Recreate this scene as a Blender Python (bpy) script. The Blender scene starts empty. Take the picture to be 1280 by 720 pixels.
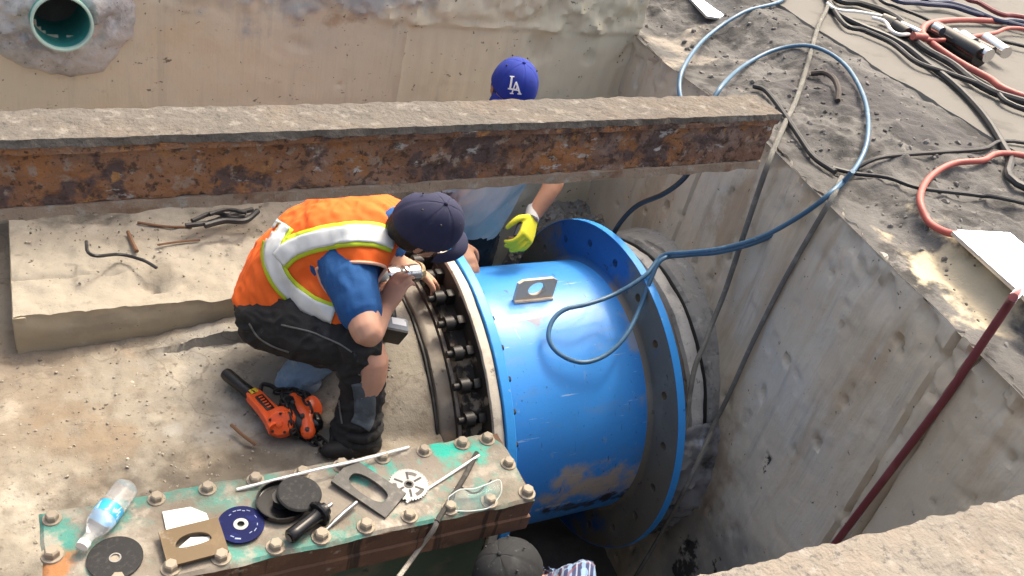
import bpy, bmesh, math, random
import numpy as np
from mathutils import Vector, Matrix, noise
from mathutils.bvhtree import BVHTree
random.seed(7)
S = bpy.context.scene
COL = S.collection
R_ = math.radians
# ------------------------------------------------------------------ camera, world, sun, exposure
F = 1120.0
CAMZ = 2.2
_n = np.array([-415, 1570, F]); UPC = -_n/np.linalg.norm(_n)
_x = np.array([2235, -235, F]); _x = _x-UPC*(_x@UPC); XC = _x/np.linalg.norm(_x)
YC = np.cross(UPC, XC)
RM = np.stack([XC, YC, UPC])
cd = bpy.data.cameras.new('camera'); cam = bpy.data.objects.new('camera', cd); COL.objects.link(cam)
cr, cu, cb = RM@np.array([1, 0, 0]), RM@np.array([0, -1, 0]), RM@np.array([0, 0, -1])
cam.matrix_world = Matrix(((cr[0], cu[0], cb[0], 0), (cr[1], cu[1], cb[1], 0), (cr[2], cu[2], cb[2], CAMZ), (0, 0, 0, 1)))
cd.sensor_width = 36; cd.lens = F/1280*36; cd.clip_start = .05; cd.clip_end = 500
S.camera = cam
SUN_EL, SUN_AZ = R_(57), math.atan2(.62, .79)
w = bpy.data.worlds.new('World'); S.world = w; w.use_nodes = True
nt = w.node_tree; bg = nt.nodes['Background']
sk = nt.nodes.new('ShaderNodeTexSky'); sk.sky_type = 'NISHITA'; sk.sun_disc = False
sk.dust_density = 10.0; sk.ozone_density = 0.0; sk.air_density = 1.0
sk.sun_elevation = SUN_EL; sk.sun_rotation = math.pi/2-SUN_AZ
nt.links.new(sk.outputs[0], bg.inputs[0]); bg.inputs[1].default_value = .15
sl = bpy.data.lights.new('sun', 'SUN'); sun = bpy.data.objects.new('sun', sl); COL.objects.link(sun)
sl.energy = .85; sl.angle = R_(6); sl.color = (1, .96, .90)
sd = Vector((math.cos(SUN_AZ)*math.cos(SUN_EL), math.sin(SUN_AZ)*math.cos(SUN_EL), math.sin(SUN_EL)))
sun.rotation_euler = (-sd).to_track_quat('-Z', 'Y').to_euler(); sun.location = (6, 6, 9)
S.view_settings.view_transform = 'Standard'; S.view_settings.look = 'None'
S.view_settings.gamma = 1; S.view_settings.exposure = 1.4
S.cycles.max_bounces = 12; S.cycles.diffuse_bounces = 8
try:
    S.view_settings.use_white_balance = True; S.view_settings.white_balance_temperature = 6700; S.view_settings.white_balance_tint = 6
except Exception: pass

# ------------------------------------------------------------------ helpers
V = Vector
def ray(u, v): return RM@np.array([(u-640)/F, (v-360)/F, 1.0])
def W(u, v, d): p = ray(u, v)*d; return V((p[0], p[1], p[2]+CAMZ))
def onz(u, v, z): r = ray(u, v); return W(u, v, (z-CAMZ)/r[2])
def onx(u, v, x): r = ray(u, v); return W(u, v, x/r[0])
def ony(u, v, y): r = ray(u, v); return W(u, v, y/r[1])
WX0, WY0, WK = 2.28, 1.72, .145                    # right wall: X = WX0 + WK (Y - WY0)
def onw(u, v, off=0.0):
    r = ray(u, v); return W(u, v, (WX0-off-WK*WY0)/(r[0]-WK*r[1]))
AY, AZ = 2.3946, -.3558                            # pipe axis
def onp(u, v, rad):
    r = ray(u, v); a = r[1]**2+r[2]**2; b = -2*(r[1]*AY+r[2]*(AZ-CAMZ)); c = AY**2+(AZ-CAMZ)**2-rad**2
    q = b*b-4*a*c
    return W(u, v, (-b-math.sqrt(max(q, 0)))/(2*a))
def sm(a, b, x):
    t = min(1, max(0, (x-a)/(b-a))); return t*t*(3-2*t)
def nz(x, y, z, o=4): return noise.fractal(V((x, y, z)), 1.0, 2.0, o)

LOC = {}
class MB:
    def __init__(s): s.v = []; s.f = []
    def add(s, vs, fs):
        b = len(s.v); s.v += [V(p) for p in vs]; s.f += [tuple(i+b for i in q) for q in fs]; return s
    def box(s, c, size, rot=None, bev=0.0):
        hx, hy, hz = [q/2 for q in size]; c = V(c)
        if bev:
            b = min(bev, hx*.9, hy*.9, hz*.9); pts = []
            bm = bmesh.new(); bmesh.ops.create_cube(bm, size=1)
            for q in bm.verts: q.co = V((q.co.x*2*hx, q.co.y*2*hy, q.co.z*2*hz))
            bmesh.ops.bevel(bm, geom=bm.edges[:], offset=b, segments=2, affect='EDGES', profile=.6)
            bm.verts.index_update()
            vs = [q.co.copy() for q in bm.verts]; fs = [[q.index for q in p.verts] for p in bm.faces]; bm.free()
        else:
            vs = [V((x, y, z)) for x in (-hx, hx) for y in (-hy, hy) for z in (-hz, hz)]
            fs = [(0, 1, 3, 2), (4, 6, 7, 5), (0, 4, 5, 1), (2, 3, 7, 6), (0, 2, 6, 4), (1, 5, 7, 3)]
        if rot is not None: vs = [rot@q for q in vs]
        return s.add([q+c for q in vs], fs)
    def rings(s, rings, closed=True, cap=True):
        n = len(rings[0]); vs = [p for r in rings for p in r]; fs = []
        for i in range(len(rings)-1):
            for j in range(n if closed else n-1):
                k = (j+1) % n
                fs.append((i*n+j, i*n+k, (i+1)*n+k, (i+1)*n+j))
        if cap and closed:
            fs.append(tuple(range(n-1, -1, -1))); fs.append(tuple((len(rings)-1)*n+j for j in range(n)))
        return s.add(vs, fs)
    def lathe(s, prof, o, ax, n=32, a0=0, a1=2*math.pi, ref=None, cap=True, jit=0, sq=1.0):
        o = V(o); ax = V(ax).normalized()
        ref = V(ref) if ref else (V((0, 0, 1)) if abs(ax.z) < .9 else V((1, 0, 0)))
        e1 = (ref-ax*ref.dot(ax)).normalized(); e2 = ax.cross(e1)
        full = abs(a1-a0-2*math.pi) < 1e-6
        m = n if full else n+1; rs = []
        for (t, r) in prof:
            ring = []
            for j in range(m):
                a = a0+(a1-a0)*j/n; rr = r
                p = o+ax*t+(e1*math.cos(a)+e2*math.sin(a)*sq)*rr
                if jit: p += ((p-o)-ax*(p-o).dot(ax)).normalized()*jit*nz(p.x*9, p.y*9, p.z*9)
                ring.append(p)
            rs.append(ring)
        return s.rings(rs, full, cap)
    def cyl(s, a, b, r, n=16, r2=None):
        a, b = V(a), V(b); return s.lathe([(0, r), ((b-a).length, r if r2 is None else r2)], a, b-a, n)
    def tube(s, pts, r, n=8, sub=6, cap=True):
        pts = smooth_path(pts, sub); m = len(pts); rs = []
        T = [(pts[min(i+1, m-1)]-pts[max(i-1, 0)]).normalized() for i in range(m)]
        u = T[0].orthogonal().normalized()
        for i in range(m):
            u = (u-T[i]*u.dot(T[i])).normalized(); q = T[i].cross(u)
            rr = r(i/(m-1)) if callable(r) else r
            rs.append([pts[i]+(u*math.cos(2*math.pi*j/n)+q*math.sin(2*math.pi*j/n))*rr for j in range(n)])
        return s.rings(rs, True, cap)
    def sphere(s, c, r, n=12, m=8, rot=None):
        c = V(c); r = V(r) if hasattr(r, '__len__') else V((r, r, r)); vs = []; fs = []
        for i in range(m+1):
            t = math.pi*i/m
            for j in range(n):
                a = 2*math.pi*j/n
                p = V((math.sin(t)*math.cos(a)*r.x, math.sin(t)*math.sin(a)*r.y, math.cos(t)*r.z))
                vs.append((rot@p if rot is not None else p)+c)
        for i in range(m):
            for j in range(n):
                k = (j+1) % n; fs.append((i*n+j, (i+1)*n+j, (i+1)*n+k, i*n+k))
        return s.add(vs, fs)
    def limb(s, pts, rad, n=14, sub=5):
        P = smooth_path(pts, sub); m = len(P)
        rr = [np.interp(i/sub, range(len(rad)), rad) for i in range(m)]
        T = [(P[min(i+1, m-1)]-P[max(i-1, 0)]).normalized() for i in range(m)]
        u = T[0].orthogonal().normalized(); rs = []
        def ring(c, r, t):
            q = t.cross(u); return [c+(u*math.cos(2*math.pi*j/n)+q*math.sin(2*math.pi*j/n))*r for j in range(n)]
        u = (u-T[0]*u.dot(T[0])).normalized()
        for a in (.12, .5, .85): rs.append(ring(P[0]-T[0]*rr[0]*math.cos(a*math.pi/2), rr[0]*math.sin(a*math.pi/2), T[0]))
        for i in range(m):
            u = (u-T[i]*u.dot(T[i])).normalized(); rs.append(ring(P[i], rr[i], T[i]))
        for a in (.85, .5, .12): rs.append(ring(P[-1]+T[-1]*rr[-1]*math.cos(a*math.pi/2), rr[-1]*math.sin(a*math.pi/2), T[-1]))
        return s.rings(rs)
    def loft(s, secs, n=28, sub=4, pw=2.4):
        """secs: (center, lateral, half width, half depth)"""
        C = smooth_path([q[0] for q in secs], sub); m = len(C); rs = []
        ix = range(len(secs))
        for i in range(m):
            t = i/sub; k = min(int(t), len(secs)-2); f = t-k
            lat = V(secs[k][1]).lerp(V(secs[k+1][1]), f)
            a = np.interp(t, ix, [q[2] for q in secs]); b = np.interp(t, ix, [q[3] for q in secs])
            T = (C[min(i+1, m-1)]-C[max(i-1, 0)]).normalized()
            lat = (lat-T*lat.dot(T)).normalized(); dp = T.cross(lat)
            ring = []
            for j in range(n):
                th = 2*math.pi*j/n; c, q = math.cos(th), math.sin(th)
                e = 2/pw
                ring.append(C[i]+lat*a*math.copysign(abs(c)**e, c)+dp*b*math.copysign(abs(q)**e, q))
            rs.append(ring)
        return s.rings(rs)
    def build(s, name, mat, parent=None, smooth=True, rm=0, sit=0, wr=None, ang=None, subs=0):
        loc = LOC.get(parent.name if parent else None, V((0, 0, 0)))
        o = mk(name, s.v, s.f, mat, parent, smooth, ang)
        if rm:
            md = o.modifiers.new('r', 'REMESH'); md.mode = 'VOXEL'; md.voxel_size = rm
            if sit: sm_ = o.modifiers.new('s', 'SMOOTH'); sm_.iterations = sit; sm_.factor = .5
        if subs: sm_ = o.modifiers.new('s', 'SUBSURF'); sm_.levels = subs; sm_.render_levels = subs
        if rm or subs:
            dg = bpy.context.evaluated_depsgraph_get(); dg.update()
            me = bpy.data.meshes.new_from_object(o.evaluated_get(dg)); old = o.data
            o.modifiers.clear(); o.data = me; bpy.data.meshes.remove(old)
            me.name = name
            if not me.materials: me.materials.append(mat)
            me.polygons.foreach_set('use_smooth', [True]*len(me.polygons))
        if wr:
            me = o.data; ns = [q.normal.copy() for q in me.vertices]
            for q, nn in zip(me.vertices, ns): q.co += nn*wr(q.co+loc, nn)
        return o
def smooth_path(pts, sub):
    pts = [V(p) for p in pts]
    if sub <= 1 or len(pts) < 3:
        if len(pts) == 2 and sub > 1: return [pts[0].lerp(pts[1], i/sub) for i in range(sub+1)]
        return pts
    out = []; n = len(pts)
    for i in range(n-1):
        p0, p1, p2, p3 = pts[max(i-1, 0)], pts[i], pts[i+1], pts[min(i+2, n-1)]
        if i == 0: p0 = p1*2-p2
        if i == n-2: p3 = p2*2-p1
        for k in range(sub):
            t = k/sub
            out.append(.5*((2*p1)+(p2-p0)*t+(2*p0-5*p1+4*p2-p3)*t*t+(3*p1-p0-3*p2+p3)*t**3))
    out.append(pts[-1]); return out
def mk(name, vs, fs, mat, parent=None, smooth=True, ang=None):
    loc = LOC.get(parent.name, V((0, 0, 0))) if parent else V((0, 0, 0))
    me = bpy.data.meshes.new(name); me.from_pydata([tuple(V(p)-loc) for p in vs], [], fs)
    bm = bmesh.new(); bm.from_mesh(me); bmesh.ops.recalc_face_normals(bm, faces=bm.faces[:]); bm.to_mesh(me); bm.free()
    me.materials.append(mat)
    if smooth:
        me.polygons.foreach_set('use_smooth', [True]*len(me.polygons))
        try: me.set_sharp_from_angle(angle=R_(ang or 40))
        except Exception: pass
    o = bpy.data.objects.new(name, me); COL.objects.link(o)
    if parent: o.parent = parent; LOC[o.name] = loc
    return o
def thing(name, label, cat, loc=(0, 0, 0), group=None):
    o = bpy.data.objects.new(name, None); COL.objects.link(o); o.location = loc; o.empty_display_size = .05
    LOC[o.name] = V(loc); o['label'] = label; o['category'] = cat
    if group: o['group'] = group
    return o
def tag(o, label, cat, group=None):
    o['label'] = label; o['category'] = cat
    if group: o['group'] = group
    return o
def struct(o): o['kind'] = 'structure'; return o
def inst(src, parent, M, name=None):
    """copy of a part (and its sub-parts) placed by matrix M in the parent's frame"""
    c = src.copy(); COL.objects.link(c); c.parent = parent; c.matrix_local = M
    for g in src.children:
        h = g.copy(); COL.objects.link(h); h.parent = c; h.matrix_local = g.matrix_local
    return c
def frame(o, ax, ref=(0, 0, 1)):
    """matrix with local Z along ax"""
    z = V(ax).normalized(); x = V(ref); x = (x-z*x.dot(z))
    if x.length < 1e-4: x = z.orthogonal()
    x.normalize(); y = z.cross(x); o = V(o)
    return Matrix(((x.x, y.x, z.x, o.x), (x.y, y.y, z.y, o.y), (x.z, y.z, z.z, o.z), (0, 0, 0, 1)))
def grid(fn, n, m):
    vs = [fn(i/n, j/m) for i in range(n+1) for j in range(m+1)]
    fs = [(i*(m+1)+j, (i+1)*(m+1)+j, (i+1)*(m+1)+j+1, i*(m+1)+j+1) for i in range(n) for j in range(m)]
    return vs, fs

# ------------------------------------------------------------------ materials
MATS = {}
def mat(name, base, rough=.85, metal=0.0, mix=(), bump=(), coat=0, trans=0, ior=1.45, rmix=None, emit=None, sss=0, spec=.5):
    """mix: (kind, scale, lo, hi, colour, strength, stretch) ; bump: (kind, scale, strength, distance, stretch)"""
    if name in MATS: return MATS[name]
    random_ = __import__('random').Random(name)
    m = bpy.data.materials.new(name); m.use_nodes = True; t = m.node_tree; N = t.nodes; Lk = t.links
    b = N['Principled BSDF']; tc = N.new('ShaderNodeTexCoord')
    def coord(st):
        mp = N.new('ShaderNodeMapping'); mp.inputs['Scale'].default_value = st or (1, 1, 1)
        mp.inputs['Location'].default_value = (random_.random()*9, random_.random()*9, random_.random()*9)
        Lk.new(tc.outputs['Object'], mp.inputs[0]); return mp.outputs[0]
    def tex(kind, sc, st):
        if kind == 'n':
            x = N.new('ShaderNodeTexNoise'); x.inputs['Scale'].default_value = sc; x.inputs['Detail'].default_value = 9; x.inputs['Roughness'].default_value = .62
            Lk.new(coord(st), x.inputs[0]); return x.outputs[0]
        if kind == 'd':
            x = N.new('ShaderNodeTexNoise'); x.inputs['Scale'].default_value = sc; x.inputs['Detail'].default_value = 4; x.inputs['Distortion'].default_value = 2.2
            Lk.new(coord(st), x.inputs[0]); return x.outputs[0]
        if kind == 'v':
            x = N.new('ShaderNodeTexVoronoi'); x.inputs['Scale'].default_value = sc; Lk.new(coord(st), x.inputs[0]); return x.outputs[0]
        if kind == 'c':
            x = N.new('ShaderNodeTexVoronoi'); x.feature = 'DISTANCE_TO_EDGE'; x.inputs['Scale'].default_value = sc
            nn = N.new('ShaderNodeTexNoise'); nn.inputs['Scale'].default_value = sc*2; nn.inputs['Detail'].default_value = 5
            cc = coord(st); Lk.new(cc, nn.inputs[0])
            ad = N.new('ShaderNodeVectorMath'); ad.operation = 'MULTIPLY_ADD'; ad.inputs[1].default_value = (.6/sc,)*3
            Lk.new(nn.outputs[1], ad.inputs[0]); Lk.new(cc, ad.inputs[2]); Lk.new(ad.outputs[0], x.inputs[0]); return x.outputs[0]
        if kind == 'm':
            x = N.new('ShaderNodeTexNoise'); x.noise_type = 'RIDGED_MULTIFRACTAL'; x.inputs['Scale'].default_value = sc; x.inputs['Detail'].default_value = 7
            Lk.new(coord(st), x.inputs[0]); return x.outputs[0]
        if kind == 'w':
            x = N.new('ShaderNodeTexWave'); x.inputs['Scale'].default_value = sc; x.inputs['Distortion'].default_value = 1.0; x.inputs['Detail'].default_value = 2
            mp = N.new('ShaderNodeMapping'); mp.inputs['Rotation'].default_value = st or (0, 0, 0); Lk.new(tc.outputs['Object'], mp.inputs[0]); Lk.new(mp.outputs[0], x.inputs[0]); return x.outputs[1]
        if kind == 'blob':                       # a colour patch with its own place: st = centre, sc = radius
            ds = N.new('ShaderNodeVectorMath'); ds.operation = 'DISTANCE'
            nn = N.new('ShaderNodeTexNoise'); nn.inputs['Scale'].default_value = 2.2/sc; nn.inputs['Detail'].default_value = 7; nn.inputs['Roughness'].default_value = .6
            gp = N.new('ShaderNodeNewGeometry').outputs['Position']; Lk.new(gp, nn.inputs[0])
            cen, asp = st if isinstance(st[0], tuple) else (st, (1, 1, 1))
            ml = N.new('ShaderNodeVectorMath'); ml.operation = 'MULTIPLY'; ml.inputs[1].default_value = asp
            Lk.new(gp, ml.inputs[0])
            Lk.new(ml.outputs[0], ds.inputs[0]); ds.inputs[1].default_value = tuple(a*q for a, q in zip(cen, asp))
            ma = N.new('ShaderNodeMath'); ma.operation = 'MULTIPLY_ADD'; ma.inputs[1].default_value = -.42/sc; ma.inputs[2].default_value = .6
            Lk.new(ds.outputs['Value'], ma.inputs[0])
            mb = N.new('ShaderNodeMath'); Lk.new(ma.outputs[0], mb.inputs[0]); Lk.new(nn.outputs[0], mb.inputs[1]); return mb.outputs[0]
    def ramp(sock, lo, hi, st=1.0):
        r = N.new('ShaderNodeMapRange'); r.interpolation_type = 'SMOOTHSTEP'
        r.inputs[1].default_value = lo; r.inputs[2].default_value = hi; r.inputs[3].default_value = 0; r.inputs[4].default_value = st
        if lo > hi: r.inputs[1].default_value = hi; r.inputs[2].default_value = lo; r.inputs[3].default_value = st; r.inputs[4].default_value = 0
        Lk.new(sock, r.inputs[0]); return r.outputs[0]
    col = N.new('ShaderNodeRGB'); col.outputs[0].default_value = (*base, 1); cs = col.outputs[0]
    rs = None
    for q in mix:
        kind, sc, lo, hi, c = q[:5]; st = q[5] if len(q) > 5 else 1; sr = q[6] if len(q) > 6 else None
        fac = ramp(tex(kind, sc, sr), lo, hi, st)
        mx = N.new('ShaderNodeMix'); mx.data_type = 'RGBA'; Lk.new(fac, mx.inputs[0]); Lk.new(cs, mx.inputs[6]); mx.inputs[7].default_value = (*c, 1); cs = mx.outputs[2]
        if rmix is not None and len(q) > 7:
            pass
    Lk.new(cs, b.inputs['Base Color'])
    b.inputs['Roughness'].default_value = rough
    if rmix:
        kind, sc, lo, hi, r1 = rmix[:5]
        fac = ramp(tex(kind, sc, rmix[5] if len(rmix) > 5 else None), lo, hi)
        mr = N.new('ShaderNodeMix'); Lk.new(fac, mr.inputs[0]); mr.inputs[2].default_value = rough; mr.inputs[3].default_value = r1; Lk.new(mr.outputs[0], b.inputs['Roughness'])
    b.inputs['Metallic'].default_value = metal; b.inputs['Coat Weight'].default_value = coat; b.inputs['IOR'].default_value = ior
    b.inputs['Transmission Weight'].default_value = trans; b.inputs['Specular IOR Level'].default_value = spec
    if sss: b.inputs['Subsurface Weight'].default_value = sss; b.inputs['Subsurface Radius'].default_value = (.02, .008, .004)
    if emit: b.inputs['Emission Color'].default_value = (*emit[0], 1); b.inputs['Emission Strength'].default_value = emit[1]
    prev = None
    for q in bump:
        kind, sc, st, dist = q[:4]; sr = q[4] if len(q) > 4 else None
        bp = N.new('ShaderNodeBump'); bp.inputs['Strength'].default_value = abs(st); bp.inputs['Distance'].default_value = dist; bp.invert = st < 0
        s_ = tex(kind, sc, sr)
        if kind in 'c': s_ = ramp(s_, 0, .08)
        Lk.new(s_, bp.inputs['Height'])
        if prev: Lk.new(prev, bp.inputs['Normal'])
        prev = bp.outputs[0]
    if prev: Lk.new(prev, b.inputs['Normal'])
    MATS[name] = m; return m

CONC_BACK = mat('concrete_back', (.62, .545, .40), .9, mix=[
    ('n', 1.1, .48, .68, (.46, .435, .36), .8), ('n', 2.4, .55, .75, (.55, .43, .26), .6), ('n', 1.6, .52, .74, (.31, .29, .24), .5, (6, 1, .35)),
    ('n', 5, .60, .72, (.55, .50, .40), .6, (5, 1, .4)), ('n', 14, .62, .76, (.28, .25, .20), .7), ('n', 2.2, .66, .72, (.32, .16, .06), .5), ('n', 38, .64, .69, (.09, .08, .065), .9), ('n', 15, .66, .69, (.12, .10, .08), .85, (1, 1, 1.6)),
    ('blob', .5, .86, 1.05, (.33, .34, .34), .9, ((.9, 3.38, 1.1), (.4, 1, 1.4)))],
    bump=[('n', 60, .3, .004), ('n', 7, .3, .012), ('n', 9, .25, .006, (7, 1, .3))])
CONC_RIGHT = mat('concrete_right', (.55, .475, .365), .85, mix=[
    ('n', 1.5, .45, .66, (.57, .54, .475), .8), ('n', 2.0, .50, .68, (.44, .34, .23), .8, (1, 3, .5)), ('n', 4, .55, .75, (.34, .315, .27), .75, (1, 4, .4)), ('n', 7, .60, .74, (.52, .49, .43), .6, (1, 6, .5)),
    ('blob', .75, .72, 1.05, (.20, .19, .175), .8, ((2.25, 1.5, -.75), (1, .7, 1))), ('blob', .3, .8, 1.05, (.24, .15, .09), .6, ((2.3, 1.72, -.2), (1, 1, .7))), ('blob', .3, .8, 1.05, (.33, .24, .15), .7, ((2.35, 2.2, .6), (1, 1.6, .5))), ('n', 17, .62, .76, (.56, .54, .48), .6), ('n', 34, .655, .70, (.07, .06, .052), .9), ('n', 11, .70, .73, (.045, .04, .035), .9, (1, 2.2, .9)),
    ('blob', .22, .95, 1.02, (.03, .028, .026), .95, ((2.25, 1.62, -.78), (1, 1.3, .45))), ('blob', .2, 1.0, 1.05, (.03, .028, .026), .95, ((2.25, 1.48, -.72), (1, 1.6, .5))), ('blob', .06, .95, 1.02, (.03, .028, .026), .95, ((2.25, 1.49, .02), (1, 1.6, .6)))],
    bump=[('n', 50, .35, .005), ('n', 10, .22, .008, (1, 9, .25)), ('n', 22, .4, .008), ('n', 4, .3, .02)], rmix=('n', 2, .45, .7, .6))
CONC_FLOOR = mat('concrete_floor', (.225, .202, .165), .93, mix=[
    ('n', 1.7, .46, .66, (.19, .158, .122), .85), ('n', 4.2, .52, .70, (.37, .335, .275), .8), ('n', 9, .54, .70, (.15, .122, .095), .75), ('n', 3, .62, .74, (.40, .28, .18), .6),
    ('n', 2.9, .56, .68, (.20, .155, .11), .7), ('blob', .34, .76, 1.0, (.085, .07, .055), .8, ((.28, 1.86, 0), (.6, 1.2, 1))), ('n', 1.9, .54, .66, (.16, .125, .09), .65), ('blob', .3, .8, 1.05, (.11, .085, .06), .75, ((-.2, 1.5, 0), (1, 1, 1))), ('blob', .22, .85, 1.1, (.17, .13, .09), .7, ((-.02, 2.28, 0), (1, 1, 1))), ('blob', .30, .85, 1.1, (.19, .145, .10), .8, ((.12, 2.12, 0), (.8, 1, 1))), ('blob', .25, .85, 1.1, (.24, .225, .20), .8, ((.42, 2.5, 0), (.5, 1, 1))), ('blob', .30, .85, 1.1, (.36, .33, .275), .8, ((-.12, 1.95, 0), (1, 1.5, 1))), ('blob', .3, .85, 1.1, (.17, .14, .11), .7, ((-.15, 2.5, 0), (1, 1, 1))), ('n', 13, .60, .68, (.11, .09, .07), .7), ('n', 38, .59, .70, (.11, .09, .07), .75), ('n', 90, .62, .70, (.09, .08, .07), .6), ('c', 1.3, .006, .0, (.12, .10, .08), .5), ('n', 2.6, .58, .70, (.33, .32, .30), .7)],  # includes a dark patch on the floor behind the platform
    bump=[('n', 70, .4, .004), ('n', 18, .5, .012), ('n', 5, .3, .03), ('c', 1.3, .15, .004)])
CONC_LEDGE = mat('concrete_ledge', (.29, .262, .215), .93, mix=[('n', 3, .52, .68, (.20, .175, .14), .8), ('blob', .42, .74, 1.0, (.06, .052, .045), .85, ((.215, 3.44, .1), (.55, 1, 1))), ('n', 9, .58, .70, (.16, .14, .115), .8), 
    ('n', 2.1, .5, .7, (.33, .30, .25), .8), ('n', 6, .55, .7, (.37, .335, .28), .8), ('n', 20, .6, .72, (.22, .19, .16), .7), ('n', 55, .62, .7, (.12, .1, .09), .8)],
    bump=[('n', 70, .4, .004), ('n', 16, .5, .012)])
CONC_FACE = mat('concrete_ledge_face', (.36, .305, .215), .85, mix=[('n', 4, .52, .66, (.27, .235, .18), .8, (1, 1, 2)), ('n', 2, .58, .72, (.34, .33, .30), .8), ('n', 3, .5, .7, (.36, .32, .25), .8), ('n', 9, .6, .72, (.5, .45, .36), .7), ('n', 40, .66, .71, (.14, .12, .1), .8)], bump=[('n', 40, .2, .004)])
DIRT_BANK = mat('rough_bank', (.08, .077, .075), .95, mix=[
    ('n', 3.2, .47, .64, (.125, .12, .116), .85), ('n', 6, .50, .62, (.032, .031, .031), .9), ('n', 14, .58, .70, (.19, .18, .168), .75), ('n', 30, .60, .70, (.05, .048, .046), .8),
    ('blob', .34, .85, 1.0, (.50, .43, .31), .9, ((2.42, 1.28, 1.0), (1, .8, 1))), ('blob', .5, .9, 1.1, (.34, .30, .25), .7, ((2.6, 3.2, 1.0), (1, .8, 1))),
    ('blob', .55, .86, 1.0, (.055, .052, .055), .9, ((3.0, 2.35, 1.0), (1.2, .55, 1)))],
    bump=[('n', 40, .55, .008), ('n', 110, .4, .004), ('n', 14, .5, .02)])
CONC_SLAB = mat('concrete_slab', (.125, .119, .110), .9, mix=[('n', 2, .5, .7, (.15, .142, .131), .7), ('n', 5, .53, .70, (.08, .076, .07), .8), ('n', 60, .64, .72, (.17, .16, .15), .7)], bump=[('n', 60, .2, .003)])
MORTAR = mat('mortar', (.52, .51, .485), .95, mix=[('n', 6, .48, .66, (.27, .265, .26), .8), ('n', 22, .56, .68, (.56, .56, .55), .8), ('n', 40, .6, .7, (.12, .115, .11), .8)], bump=[('n', 45, .7, .008), ('n', 14, .7, .02)])
CRUST = mat('beam_crust', (.115, .102, .089), .96, mix=[('n', 5, .46, .66, (.145, .118, .094), .7), ('n', 28, .52, .68, (.215, .195, .172), .8), ('n', 60, .55, .66, (.075, .068, .062), .85), ('n', 3, .55, .68, (.115, .09, .072), .8), ('n', 10, .62, .7, (.22, .19, .155), .6)], bump=[('n', 75, .9, .007), ('n', 30, .6, .012), ('v', 60, .4, .004)])
CRUST_LIT = mat('beam_crust_pale', (.20, .18, .155), .96, mix=[('n', 5, .46, .66, (.22, .185, .15), .7), ('n', 28, .52, .68, (.29, .265, .235), .8), ('n', 60, .55, .66, (.10, .092, .085), .85), ('n', 3, .58, .7, (.18, .155, .13), .7)], bump=[('n', 75, .9, .007), ('n', 30, .6, .012), ('v', 60, .4, .004)])  # lit copy of the beam crust, light on the nearest beam painted in
RUST = mat('rust', (.22, .115, .075), .93, mix=[
    ('n', 5, .44, .60, (.27, .185, .15), .85, (1, 1, 2)), ('n', 10, .52, .60, (.36, .155, .06), .8), ('blob', .8, .8, 1.0, (.42, .18, .065), .5, ((.2, 1.94, 1.03), (.6, 1, 2))), ('n', 8, .54, .62, (.10, .07, .068), .9), ('n', 22, .55, .64, (.36, .27, .21), .85), ('n', 10, .61, .66, (.52, .49, .46), .85, (1, 1, 2)), ('n', 30, .54, .62, (.07, .042, .032), .8), ('n', 24, .60, .68, (.48, .24, .085), .8), ('n', 70, .58, .66, (.05, .03, .025), .85)],
    bump=[('m', 18, .9, .02), ('n', 45, 1.0, .014), ('n', 130, .7, .006)])
RUST_DRY = mat('rust_grey', (.30, .225, .165), .95, mix=[('n', 12, .5, .66, (.19, .10, .06), .8), ('n', 30, .55, .68, (.36, .33, .29), .8), ('n', 50, .6, .7, (.06, .05, .04), .8)], bump=[('n', 60, .8, .007), ('n', 25, .6, .012)])
BLUE = mat('blue_paint', (.035, .235, .64), .42, coat=.12, mix=[
    ('n', 2.2, .5, .75, (.03, .26, .70), .5), ('blob', .36, .92, 1.14, (.30, .30, .29), .75, ((2.0, 2.12, .13), (2.2, .8, 1))), ('blob', .23, .78, 1.02, (.44, .345, .235), .9, ((1.82, 1.86, -.36), (.62, 1, 1.35))), ('blob', .10, .9, 1.08, (.13, .10, .085), .85, ((1.60, 2.26, .18), (1, 1, 1))), ('blob', .13, .88, 1.02, (.012, .011, .012), .95, ((1.86, 1.87, -.50), (.30, 1, 1.5))), ('blob', .06, .92, 1.05, (.45, .43, .40), .8, ((1.66, 1.86, -.455), (.14, 1, 2.2))),  # includes a narrow black strip low on the barrel front
    ('n', 5, .56, .74, (.10, .22, .46), .6, (1, 3, 3)), ('n', 12, .64, .72, (.25, .33, .45), .55, (4, 1, 1)), ('n', 5, .655, .675, (.42, .55, .68), .55, (1, 16, 16)), ('n', 7, .66, .68, (.02, .05, .12), .7, (14, 1.5, 1.5)), ('n', 3.2, .58, .72, (.09, .17, .30), .5), ('n', 70, .64, .70, (.03, .05, .09), .8), ('n', 16, .70, .73, (.03, .045, .08), .85), ('n', 28, .69, .74, (.42, .47, .52), .6), ('n', 9, .60, .8, (.05, .11, .25), .5, (.6, 4, 4))],
    bump=[('n', 6, .12, .01), ('n', 120, .08, .002)], rmix=('n', 5, .48, .7, .6))
BLUE_EDGE = mat('blue_edge', (.03, .26, .68), .45, mix=[('n', 25, .6, .7, (.10, .30, .60), .8), ('n', 40, .66, .72, (.4, .42, .42), .8), ('n', 18, .66, .7, (.03, .05, .08), .8)], bump=[('n', 40, .3, .004)])
FLFACE = mat('flange_face', (.16, .135, .10), .55, metal=.25, mix=[('n', 4, .5, .68, (.22, .19, .145), .8), ('blob', .42, .72, .95, (.012, .105, .32), .95, ((2.03, 2.62, .3), (1, .8, 1))), ('blob', .4, .8, 1.0, (.012, .105, .32), .95, ((2.03, 2.2, -1.02), (1, .7, 1))), ('n', 30, .62, .7, (.03, .026, .022), .8)], bump=[('n', 50, .2, .003)])
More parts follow.
